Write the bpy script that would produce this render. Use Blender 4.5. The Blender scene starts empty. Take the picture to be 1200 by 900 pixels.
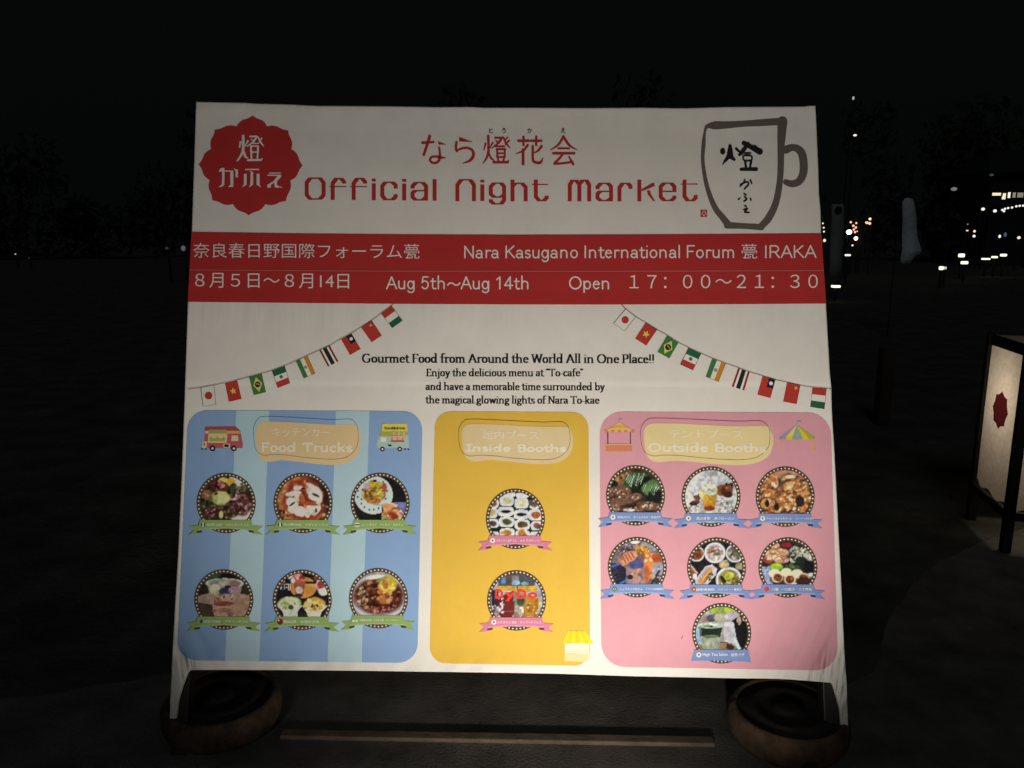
import bpy, bmesh, math, random
import numpy as np
from mathutils import Vector, Matrix
from mathutils.geometry import tessellate_polygon

random.seed(4)
S = bpy.context.scene
COL = S.collection
R = math.radians

# ------------------------------------------------------------------ camera
PITCH, ROLL, CAM_H, FPX = R(10.7), R(0.107), 1.5, 900.0
cam_d = bpy.data.cameras.new("camera")
cam_d.sensor_fit = 'HORIZONTAL'
cam_d.sensor_width = 36.0
cam_d.lens = 36.0 * FPX / 1200.0
cam_d.clip_start = 0.02
cam_d.clip_end = 600
cam = bpy.data.objects.new("camera", cam_d)
COL.objects.link(cam)
CAM_M = Matrix.Rotation(R(90) - PITCH, 4, 'X') @ Matrix.Rotation(ROLL, 4, 'Z')
cam.matrix_world = Matrix.Translation((0, 0, CAM_H)) @ CAM_M
S.camera = cam

# ------------------------------------------------------------------ night sky, faint sky light, exposure
W = bpy.data.worlds.new("World")
S.world = W
W.use_nodes = True
wn = W.node_tree
bgn = wn.nodes["Background"]
sky = wn.nodes.new("ShaderNodeTexSky")
sky.sky_type = 'NISHITA'
sky.sun_disc = False
sky.sun_elevation = R(-4)
sky.sun_rotation = R(180)
wn.links.new(sky.outputs[0], bgn.inputs[0])
glow = wn.nodes.new("ShaderNodeBackground")          # even glow of the town on the night sky
glow.inputs[0].default_value = (0.74, 1.0, 0.92, 1)
glow.inputs[1].default_value = 0.0021
addn = wn.nodes.new("ShaderNodeAddShader")
wn.links.new(bgn.outputs[0], addn.inputs[0]); wn.links.new(glow.outputs[0], addn.inputs[1])
wn.links.new(addn.outputs[0], wn.nodes["World Output"].inputs[0])
bgn.inputs[1].default_value = 0.03
sun_d = bpy.data.lights.new("ambient_fill", 'SUN')  # weak cool fill added from behind the camera to lift the dark things
sun_d.energy = 0.10
sun_d.angle = R(12)
sun_d.color = (0.86, 0.93, 1.0)
sun = bpy.data.objects.new("ambient_fill", sun_d)
COL.objects.link(sun)
sun.rotation_euler = (R(50), 0, R(-12))
sun.location = (0, -4, 8)
S.view_settings.view_transform = 'Standard'
S.view_settings.look = 'None'
S.view_settings.exposure = 0.0
S.view_settings.gamma = 1.0
S.cycles.use_denoising = True
S.cycles.max_bounces = 6

# the floodlight that lights the board from the ground in front of it
LAMP_POS = Vector((0.3135, 0.810, 0.291))
LAMP_AIM = LAMP_POS + Vector((-0.122, 0.8736, 0.564))
LAMP_W = 100
LAMP_CONE = R(110.5)
LAMP_BLEND = 0.70
LAMP_COL = (1.0, 0.905, 0.765)

# ------------------------------------------------------------------ helpers
def lin(c):
    c = c / 255.0
    return c / 12.92 if c <= 0.04045 else ((c + 0.055) / 1.055) ** 2.4


def link(o, parent=None):
    COL.objects.link(o)
    if parent is not None:
        o.parent = parent
    return o


def tag(o, label=None, cat=None, group=None, kind=None):
    if label: o["label"] = label
    if cat: o["category"] = cat
    if group: o["group"] = group
    if kind: o["kind"] = kind
    return o


def empty(name, loc=(0, 0, 0), rz=0):
    o = bpy.data.objects.new(name, None)
    o.empty_display_size = 0.1
    o.location = loc
    o.rotation_euler = (0, 0, rz)
    COL.objects.link(o)
    return o


MATS = {}


def mat(name, col, rough=0.7, metal=0.0, noise=0.0, nscale=20.0, bump=0.0, bscale=60.0, spec=0.5):
    if name in MATS:
        return MATS[name]
    m = bpy.data.materials.new(name)
    m.use_nodes = True
    nt = m.node_tree
    b = nt.nodes["Principled BSDF"]
    b.inputs["Base Color"].default_value = (*col, 1)
    b.inputs["Roughness"].default_value = rough
    b.inputs["Metallic"].default_value = metal
    b.inputs["Specular IOR Level"].default_value = spec
    tc = nt.nodes.new("ShaderNodeTexCoord")
    if noise:
        n = nt.nodes.new("ShaderNodeTexNoise")
        n.inputs["Scale"].default_value = nscale
        n.inputs["Detail"].default_value = 6
        n.inputs["Roughness"].default_value = 0.65
        nt.links.new(tc.outputs["Object"], n.inputs["Vector"])
        r = nt.nodes.new("ShaderNodeValToRGB")
        lo = [max(0, c * (1 - noise)) for c in col]
        hi = [min(1, c * (1 + noise)) for c in col]
        r.color_ramp.elements[0].position = 0.3
        r.color_ramp.elements[1].position = 0.7
        r.color_ramp.elements[0].color = (*lo, 1)
        r.color_ramp.elements[1].color = (*hi, 1)
        nt.links.new(n.outputs["Fac"], r.inputs[0])
        nt.links.new(r.outputs[0], b.inputs["Base Color"])
    if bump:
        n2 = nt.nodes.new("ShaderNodeTexNoise")
        n2.inputs["Scale"].default_value = bscale
        n2.inputs["Detail"].default_value = 5
        nt.links.new(tc.outputs["Object"], n2.inputs["Vector"])
        bp = nt.nodes.new("ShaderNodeBump")
        bp.inputs["Strength"].default_value = 1.0
        bp.inputs["Distance"].default_value = bump
        nt.links.new(n2.outputs["Fac"], bp.inputs["Height"])
        nt.links.new(bp.outputs[0], b.inputs["Normal"])
    MATS[name] = m
    return m


def emit(name, col, strength):
    if name in MATS:
        return MATS[name]
    m = bpy.data.materials.new(name)
    m.use_nodes = True
    b = m.node_tree.nodes["Principled BSDF"]
    b.inputs["Base Color"].default_value = (*[0.6 * c for c in col], 1)
    b.inputs["Emission Color"].default_value = (*col, 1)
    b.inputs["Emission Strength"].default_value = strength
    MATS[name] = m
    return m


def bm_obj(name, bm, material, parent=None, smooth=False):
    me = bpy.data.meshes.new(name)
    bmesh.ops.recalc_face_normals(bm, faces=bm.faces)
    bm.to_mesh(me)
    bm.free()
    if smooth:
        for p in me.polygons:
            p.use_smooth = True
    ms = material if isinstance(material, (list, tuple)) else [material]
    for m in ms:
        me.materials.append(m)
    return link(bpy.data.objects.new(name, me), parent)


def add_box(bm, c, s, M=None, bevel=0.0, mi=0):
    r = bmesh.ops.create_cube(bm, size=1.0)
    vs = r["verts"]
    bmesh.ops.scale(bm, vec=s, verts=vs)
    if bevel:
        es = list({e for v in vs for e in v.link_edges})
        rb = bmesh.ops.bevel(bm, geom=es, offset=bevel, segments=2, affect='EDGES', profile=0.6)
        vs = list({v for f in rb["faces"] for v in f.verts} | {v for v in vs if v.is_valid})
    T = Matrix.Translation(c)
    if M is not None:
        T = T @ M.to_4x4()
    bmesh.ops.transform(bm, matrix=T, verts=vs)
    if mi:
        for f in {f for v in vs for f in v.link_faces}:
            f.material_index = mi
    return vs


def add_tube(bm, p0, p1, r0, r1=None, n=14, mi=0, cap=True):
    p0, p1 = Vector(p0), Vector(p1)
    r1 = r0 if r1 is None else r1
    d = p1 - p0
    M = Matrix.Translation((p0 + p1) / 2) @ d.to_track_quat('Z', 'Y').to_matrix().to_4x4()
    r = bmesh.ops.create_cone(bm, cap_ends=cap, segments=n, radius1=r0, radius2=r1, depth=d.length, matrix=M)
    if mi:
        for f in {f for v in r["verts"] for f in v.link_faces}:
            f.material_index = mi
    return r["verts"]


def add_bar(bm, p0, p1, w, h, side=Vector((1, 0, 0)), bevel=0.003):
    """rectangular bar from p0 to p1; w along side"""
    p0, p1 = Vector(p0), Vector(p1)
    d = p1 - p0
    z = d.normalized()
    x = (side - z * side.dot(z)).normalized()
    y = z.cross(x)
    M = Matrix((x, y, z)).transposed()
    return add_box(bm, (p0 + p1) / 2, (w, h, d.length), M, bevel)


def add_lathe(bm, prof, n=40, c=(0, 0, 0), mi=0):
    rings = []
    for r, z in prof:
        rings.append([bm.verts.new((c[0] + r * math.cos(2 * math.pi * k / n), c[1] + r * math.sin(2 * math.pi * k / n), c[2] + z)) for k in range(n)])
    for a, b in zip(rings, rings[1:]):
        for k in range(n):
            f = bm.faces.new((a[k], a[(k + 1) % n], b[(k + 1) % n], b[k]))
            f.material_index = mi
    f = bm.faces.new(rings[0][::-1]); f.material_index = mi
    f = bm.faces.new(rings[-1]); f.material_index = mi


# rays of the survey: photo pixel -> world point
def ray(px, py):
    d = Vector(((px - 600) / FPX, -(py - 450) / FPX, -1.0))
    return (CAM_M.to_3x3() @ d)


def on_ground(px, py, z=0.0):
    d = ray(px, py)
    t = (z - CAM_H) / d.z
    return Vector((0, 0, CAM_H)) + d * t


def at_dist(px, py, y):
    d = ray(px, py)
    return Vector((0, 0, CAM_H)) + d * (y / d.y)


# ------------------------------------------------------------------ board pose (2.0 m wide, leaning back)
# camera-space axes of the board measured from its corners
C2W = CAM_M.to_3x3()
def cv(v):  # camera (x right, y down, z forward) -> world
    return C2W @ Vector((v[0], -v[1], -v[2]))
AX_U = cv((0.999998, 0.00168366, 0.00099050)).normalized()
AX_V = -cv((-0.00156007, 0.99350905, -0.11374236)).normalized()   # up along the board
TOP = Vector((0, 0, CAM_H)) + cv((-0.0144483135, -0.904619636, 2.48052142))
AX_N = AX_U.cross(AX_V)                                            # towards the viewer
if AX_N.y > 0: AX_N = -AX_N
VLEN = TOP.z / AX_V.z
ORG = TOP - AX_V * VLEN                                            # on the ground
SIGN_M = Matrix((AX_U, -AX_N, AX_V)).transposed().to_4x4()
SIGN_M.translation = ORG


def art(px, py):
    """point of the printed artwork -> metres on the board (u, v)"""
    d = ray(px, py)
    o = Vector((0, 0, CAM_H))
    t = (ORG - o).dot(AX_N) / d.dot(AX_N)
    p = o + d * t - ORG
    return p.dot(AX_U), p.dot(AX_V)


def Z(ox, oy, s):
    return lambda pts: [(ox + x / s, oy + y / s) for x, y in pts]


# ------------------------------------------------------------------ fabric material: one set of folds for cloth and print
def fabric_group():
    g = bpy.data.node_groups.new("fabric_folds", 'ShaderNodeTree')
    g.interface.new_socket("Normal", in_out='OUTPUT', socket_type='NodeSocketVector')
    N, L = g.nodes, g.links
    out = N.new("NodeGroupOutput")
    tc = N.new("ShaderNodeTexCoord")
    sep = N.new("ShaderNodeSeparateXYZ")
    L.new(tc.outputs["Object"], sep.inputs[0])
    X, V = sep.outputs[0], sep.outputs[2]

    def M(op, a, b=None, c=None):
        n = N.new("ShaderNodeMath"); n.operation = op
        for i, q in enumerate((a, b, c)):
            if q is None: continue
            if isinstance(q, (int, float)): n.inputs[i].default_value = q
            else: L.new(q, n.inputs[i])
        return n.outputs[0]

    def ramp(v, a, b, lo, hi):
        n = N.new("ShaderNodeMapRange"); n.interpolation_type = 'SMOOTHSTEP'
        L.new(v, n.inputs[0])
        for i, q in enumerate((a, b, lo, hi)): n.inputs[i + 1].default_value = q
        return n.outputs[0]

    def noise(scale, det=3, sx=1.0, sz=1.0, rough=0.5):
        mp = N.new("ShaderNodeMapping")
        mp.inputs["Scale"].default_value = (sx, 1, sz)
        L.new(tc.outputs["Object"], mp.inputs[0])
        n = N.new("ShaderNodeTexNoise")
        n.inputs["Scale"].default_value = scale
        n.inputs["Detail"].default_value = det
        n.inputs["Roughness"].default_value = rough
        L.new(mp.outputs[0], n.inputs["Vector"])
        return n.outputs["Fac"]

    h = M('MULTIPLY', noise(1.7, 2), 0.012)                                   # slack of the cloth
    h = M('ADD', h, M('MULTIPLY', noise(6.0, 3, 1.0, 0.55), 0.0026))
    h = M('ADD', h, M('MULTIPLY', noise(420.0, 2), 0.00013))                  # weave
    # upright ripples hanging below the red band
    _, v_band = art(595, 357)
    m1 = M('MULTIPLY', ramp(V, v_band - 0.16, v_band - 0.02, 0, 1), ramp(V, v_band, v_band + 0.05, 1, 0))
    h = M('ADD', h, M('MULTIPLY', M('MULTIPLY', noise(16.0, 2, 1.0, 0.12), m1), 0.0042))
    # soft horizontal breaks where the rails behind press on the cloth
    for px_y, wdt, amp in ((450, 0.012, 0.0016), (317, 0.008, -0.0007), (131, 0.02, 0.0008), (745, 0.05, 0.0012)):
        _, vv = art(595, px_y)
        h = M('ADD', h, ramp(V, vv - wdt, vv + wdt, 0, amp))
    # gathers along the top hem
    _, v_top = art(595, 126)
    m2 = ramp(V, v_top - 0.09, v_top - 0.0, 0, 1)
    h = M('ADD', h, M('MULTIPLY', M('MULTIPLY', noise(7.0, 3, 1.0, 0.35), m2), 0.006))
    # pulled folds running into the two lower corners, and a lightly gathered lower hem
    def streaks(phi, across, along, det=1):
        c, q = math.cos(R(phi)), math.sin(R(phi))
        a = M('MULTIPLY', M('ADD', M('MULTIPLY', X, c), M('MULTIPLY', V, q)), across)
        b = M('MULTIPLY', M('ADD', M('MULTIPLY', X, -q), M('MULTIPLY', V, c)), along)
        cb = N.new("ShaderNodeCombineXYZ")
        L.new(a, cb.inputs[0]); L.new(b, cb.inputs[2])
        n = N.new("ShaderNodeTexNoise"); n.inputs["Scale"].default_value = 1.0; n.inputs["Detail"].default_value = det
        n.inputs["Roughness"].default_value = 0.4
        L.new(cb.outputs[0], n.inputs["Vector"])
        return n.outputs["Fac"]
    for (cx, cy), phi, rad, amp in (((975, 798), -30, 0.32, 0.034), ((219, 786), 36, 0.17, 0.030)):
        cu, cvv = art(cx, cy)
        dx, dz = M('SUBTRACT', X, cu), M('SUBTRACT', V, cvv)
        dist = M('SQRT', M('ADD', M('MULTIPLY', dx, dx), M('MULTIPLY', dz, dz)))
        h = M('ADD', h, M('MULTIPLY', M('MULTIPLY', streaks(phi, 22, 3.5), ramp(dist, 0.0, rad, 1, 0)), amp))
        h = M('ADD', h, M('MULTIPLY', M('MULTIPLY', streaks(phi * .35, 75, 9), ramp(dist, 0.01, rad * .36, 1, 0)), amp * .45))
    _, v_bot = art(595, 789)
    m3 = ramp(V, v_bot - 0.03, v_bot + 0.10, 1, 0)
    h = M('ADD', h, M('MULTIPLY', M('MULTIPLY', streaks(-32, 14, 4), m3), 0.016))
    bp = N.new("ShaderNodeBump")
    bp.inputs["Strength"].default_value = 1.0
    bp.inputs["Distance"].default_value = 1.0
    L.new(h, bp.inputs["Height"])
    L.new(bp.outputs[0], out.inputs[0])
    return g


FOLDS = fabric_group()


def print_mat(name, col):
    key = "print_" + name
    if key in MATS: return MATS[key]
    m = bpy.data.materials.new(key)
    m.use_nodes = True
    nt = m.node_tree
    b = nt.nodes["Principled BSDF"]
    b.inputs["Roughness"].default_value = 0.75
    b.inputs["Specular IOR Level"].default_value = 0.12
    g = nt.nodes.new("ShaderNodeGroup"); g.node_tree = FOLDS
    nt.links.new(g.outputs[0], b.inputs["Normal"])
    if col is None:
        a = nt.nodes.new("ShaderNodeVertexColor"); a.layer_name = "ink"
        nt.links.new(a.outputs[0], b.inputs["Base Color"])
    else:
        # woven cloth takes the ink a little unevenly
        tc = nt.nodes.new("ShaderNodeTexCoord")
        n = nt.nodes.new("ShaderNodeTexNoise"); n.inputs["Scale"].default_value = 9; n.inputs["Detail"].default_value = 8
        n.inputs["Roughness"].default_value = 0.7
        nt.links.new(tc.outputs["Object"], n.inputs["Vector"])
        r = nt.nodes.new("ShaderNodeValToRGB")
        r.color_ramp.elements[0].position = 0.3; r.color_ramp.elements[1].position = 0.7
        r.color_ramp.elements[0].color = (*[c * 0.95 for c in col], 1)
        r.color_ramp.elements[1].color = (*[min(1, c * 1.04) for c in col], 1)
        nt.links.new(n.outputs["Fac"], r.inputs[0])
        nt.links.new(r.outputs[0], b.inputs["Base Color"])
    MATS[key] = m
    return m


INK = {
    'cloth': (.80, .79, .77), 'white': (.82, .81, .79), 'red': (.47, .036, .038), 'deep_red': (.27, .022, .024),
    'seam': (.62, .26, .23), 'black': (.016, .015, .015), 'brush': (.135, .115, .105), 'brush_black': (.02, .018, .018),
    'sky_blue': (.26, .42, .72), 'pale_blue': (.45, .65, .78), 'yellow': (.74, .485, .075), 'pink': (.70, .35, .435),
    'plate_a': (.76, .59, .33), 'plate_b': (.76, .62, .37), 'plate_c': (.79, .67, .36), 'cream': (.85, .81, .68),
    'line': (.16, .09, .06), 'blue_line': (.08, .17, .28),
    'ring': (.085, .06, .045), 'dot': (.80, .74, .60),
    'green_r': (.28, .44, .15), 'green_l': (.36, .52, .22), 'green_d': (.045, .075, .05),
    'blue_r': (.20, .30, .62), 'blue_l': (.29, .42, .74), 'blue_d': (.05, .06, .14),
    'pink_r': (.64, .22, .36), 'pink_l': (.70, .32, .46), 'pink_d': (.12, .05, .12),
    'f_red': (.48, .05, .04), 'f_green': (.05, .22, .06), 'f_dgreen': (.02, .13, .07), 'f_orange': (.62, .27, .02),
    'f_yellow': (.75, .62, .15), 'f_black': (.02, .025, .025), 'f_navy': (.015, .02, .045), 'f_grey': (.3, .3, .3),
    't_pink': (.50, .11, .16), 't_red': (.42, .07, .10), 't_cream': (.74, .62, .40), 't_olive': (.40, .37, .12), 't_amber': (.70, .42, .13),
    't_yellow': (.75, .68, .14), 't_moss': (.42, .44, .08), 't_aqua': (.42, .60, .58), 't_peach': (.75, .48, .36), 't_brown': (.33, .14, .07),
    't_orange': (.66, .25, .13), 't_gold': (.80, .52, .15), 't_post': (.16, .06, .06), 't_lilac': (.35, .32, .52), 't_teal': (.30, .42, .36),
    'b_yellow': (.80, .70, .04), 'b_gold': (.74, .60, .03), 'b_white': (.85, .80, .62), 'dydo': (.78, .05, .03),
}


class Art:
    """flat printed shapes on the board, built as one mesh"""
    def __init__(s, name, lvl=1):
        s.name, s.lvl, s.seq = name, lvl, 0
        s.v, s.f, s.m, s.mats = [], [], [], []

    def _mi(s, ink):
        if ink not in s.mats: s.mats.append(ink)
        return s.mats.index(ink)

    def _y(s, dl):
        s.seq += 1
        return -(0.0006 + (s.lvl + dl) * 0.0004 + (s.seq % 40) * 8e-6)

    def tri(s, pts, tris, ink, dl=0):
        y = s._y(dl); b = len(s.v); mi = s._mi(ink)
        for p in pts:
            u, w = art(*p); s.v.append((u, y, w))
        for t in tris:
            q = [s.v[b + i] for i in t]
            a = sum(q[i][0] * q[(i + 1) % len(q)][2] - q[(i + 1) % len(q)][0] * q[i][2] for i in range(len(q)))
            if abs(a) < 1e-12: continue
            s.f.append([b + i for i in (t if a > 0 else t[::-1])]); s.m.append(mi)

    def poly(s, pts, ink, dl=0):
        if len(pts) <= 4 and len(pts) > 2 and convex(pts):
            s.tri(pts, [tuple(range(len(pts)))], ink, dl)
        else:
            s.tri(pts, tessellate_polygon([[Vector((x, -y, 0)) for x, y in pts]]), ink, dl)

    def ell(s, cx, cy, rx, ry, ink, dl=0, n=24):
        s.poly([(cx + rx * math.cos(2 * math.pi * k / n), cy + ry * math.sin(2 * math.pi * k / n)) for k in range(n)], ink, dl)

    def ring(s, cx, cy, rx, ry, w, ink, dl=0, n=56):
        pts = []
        for k in range(n):
            c, q = math.cos(2 * math.pi * k / n), math.sin(2 * math.pi * k / n)
            pts += [(cx + rx * c, cy + ry * q), (cx + (rx - w) * c, cy + (ry - w) * q)]
        s.tri(pts, [(2 * k, 2 * ((k + 1) % n), 2 * ((k + 1) % n) + 1, 2 * k + 1) for k in range(n)], ink, dl)

    def stroke(s, pts, w, ink, dl=0, closed=False, smooth=True, cap=True):
        """brush stroke with a width at each point"""
        ws = list(w) if isinstance(w, (list, tuple)) else [w] * len(pts)
        ws += [ws[-1]] * (len(pts) - len(ws))
        P = [(x, y, q) for (x, y), q in zip(pts, ws)]
        if smooth and len(P) > 2: P = spline(P, closed, 6)
        n = len(P)
        L_, R_ = [], []
        for i in range(n):
            a = P[(i - 1) % n] if closed else P[max(0, i - 1)]
            b = P[(i + 1) % n] if closed else P[min(n - 1, i + 1)]
            dx, dy = b[0] - a[0], b[1] - a[1]
            l = math.hypot(dx, dy) or 1
            nx, ny = -dy / l * P[i][2] / 2, dx / l * P[i][2] / 2
            L_.append((P[i][0] + nx, P[i][1] + ny)); R_.append((P[i][0] - nx, P[i][1] - ny))
        pts2 = [q for pr in zip(L_, R_) for q in pr]
        s.tri(pts2, [(2 * i, 2 * ((i + 1) % n), 2 * ((i + 1) % n) + 1, 2 * i + 1) for i in range(n if closed else n - 1)], ink, dl)
        if cap and not closed:
            for q in (P[0], P[-1]):
                if q[2] > 0.5: s.ell(q[0], q[1], q[2] / 2, q[2] / 2, ink, dl, 12)

    def nib(s, paths, hw, hh, ink, dl=0, rnd=False):
        """pen with a flat (or round) nib swept along centre lines"""
        for path in paths:
            if rnd: foot = [(hw * math.cos(a * math.pi / 6), hh * math.sin(a * math.pi / 6)) for a in range(12)]
            else: foot = [(-hw, -hh), (hw, -hh), (hw, hh), (-hw, hh)]
            for a, b in zip(path, path[1:]):
                s.poly_c(hull([(p[0] + q[0], p[1] + q[1]) for p in (a, b) for q in foot]), ink, dl)

    def poly_c(s, pts, ink, dl=0):
        s.tri(pts, [tuple(range(len(pts)))], ink, dl)

    def text(s, body, x0, x1, top, bot, ink, dl=0, slope=0.0, offset=0.0):
        """type set in the bundled typeface, fitted to its box"""
        c = bpy.data.curves.new("type", 'FONT'); c.body = body; c.resolution_u = 3; c.offset = offset
        o = bpy.data.objects.new("type", c); COL.objects.link(o)
        me = bpy.data.meshes.new_from_object(o.evaluated_get(bpy.context.evaluated_depsgraph_get()))
        co = np.array([v.co[:2] for v in me.vertices])
        fs = [tuple(p.vertices) for p in me.polygons]
        bpy.data.objects.remove(o); bpy.data.curves.remove(c); bpy.data.meshes.remove(me)
        mn, mx = co.min(0), co.max(0)
        t = (co - mn) / (mx - mn)
        pts = [(x0 + a * (x1 - x0), bot + b * (top - bot) + a * slope) for a, b in t]
        s.tri(pts, fs, ink, dl)

    def build(s, parent):
        me = bpy.data.meshes.new(s.name)
        me.from_pydata(s.v, [], s.f)
        for k in s.mats: me.materials.append(print_mat(k, INK[k]))
        me.polygons.foreach_set("material_index", s.m)
        me.update()
        return link(bpy.data.objects.new(s.name, me), parent)


def convex(p):
    sg = [(p[(i + 1) % len(p)][0] - p[i][0]) * (p[(i + 2) % len(p)][1] - p[(i + 1) % len(p)][1]) - (p[(i + 1) % len(p)][1] - p[i][1]) * (p[(i + 2) % len(p)][0] - p[(i + 1) % len(p)][0]) for i in range(len(p))]
    return all(q >= 0 for q in sg) or all(q <= 0 for q in sg)


def hull(P):
    P = sorted(set(P))
    def half(P):
        h = []
        for p in P:
            while len(h) > 1 and (h[-1][0] - h[-2][0]) * (p[1] - h[-2][1]) - (h[-1][1] - h[-2][1]) * (p[0] - h[-2][0]) <= 0: h.pop()
            h.append(p)
        return h[:-1]
    return half(P) + half(P[::-1])


def spline(P, closed=False, k=8):
    out, n = [], len(P)
    for i in range(n if closed else n - 1):
        q = [P[(i + j) % n] if closed else P[min(n - 1, max(0, i + j))] for j in (-1, 0, 1, 2)]
        for t in range(k):
            t /= k
            out.append(tuple(0.5 * (2 * b + (c - a) * t + (2 * a - 5 * b + 4 * c - d) * t * t + (3 * b - a - 3 * c + d) * t ** 3) for a, b, c, d in zip(*q)))
    if not closed: out.append(P[-1])
    return out


def rrect(c, r, k=7):
    """quad TL, TR, BR, BL with rounded corners"""
    out = []
    for i in range(4):
        p, a, b = [Vector(c[j]) for j in (i, i - 1, (i + 1) % 4)]
        d0, d1 = (a - p).normalized() * r, (b - p).normalized() * r
        for t in range(k + 1):
            t /= k
            th = t * math.pi / 2
            q = p + d0 * (1 - math.sin(th)) + d1 * (1 - math.cos(th))
            out.append(tuple(q))
    return out


# pen alphabet: centre lines, serif bars (x, y, half width), advance
def A(cx, cy, rx, ry, a0, a1, n=9):
    return [(cx + rx * math.cos(R(a0 + (a1 - a0) * i / n)), cy + ry * math.sin(R(a0 + (a1 - a0) * i / n))) for i in range(n + 1)]


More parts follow.
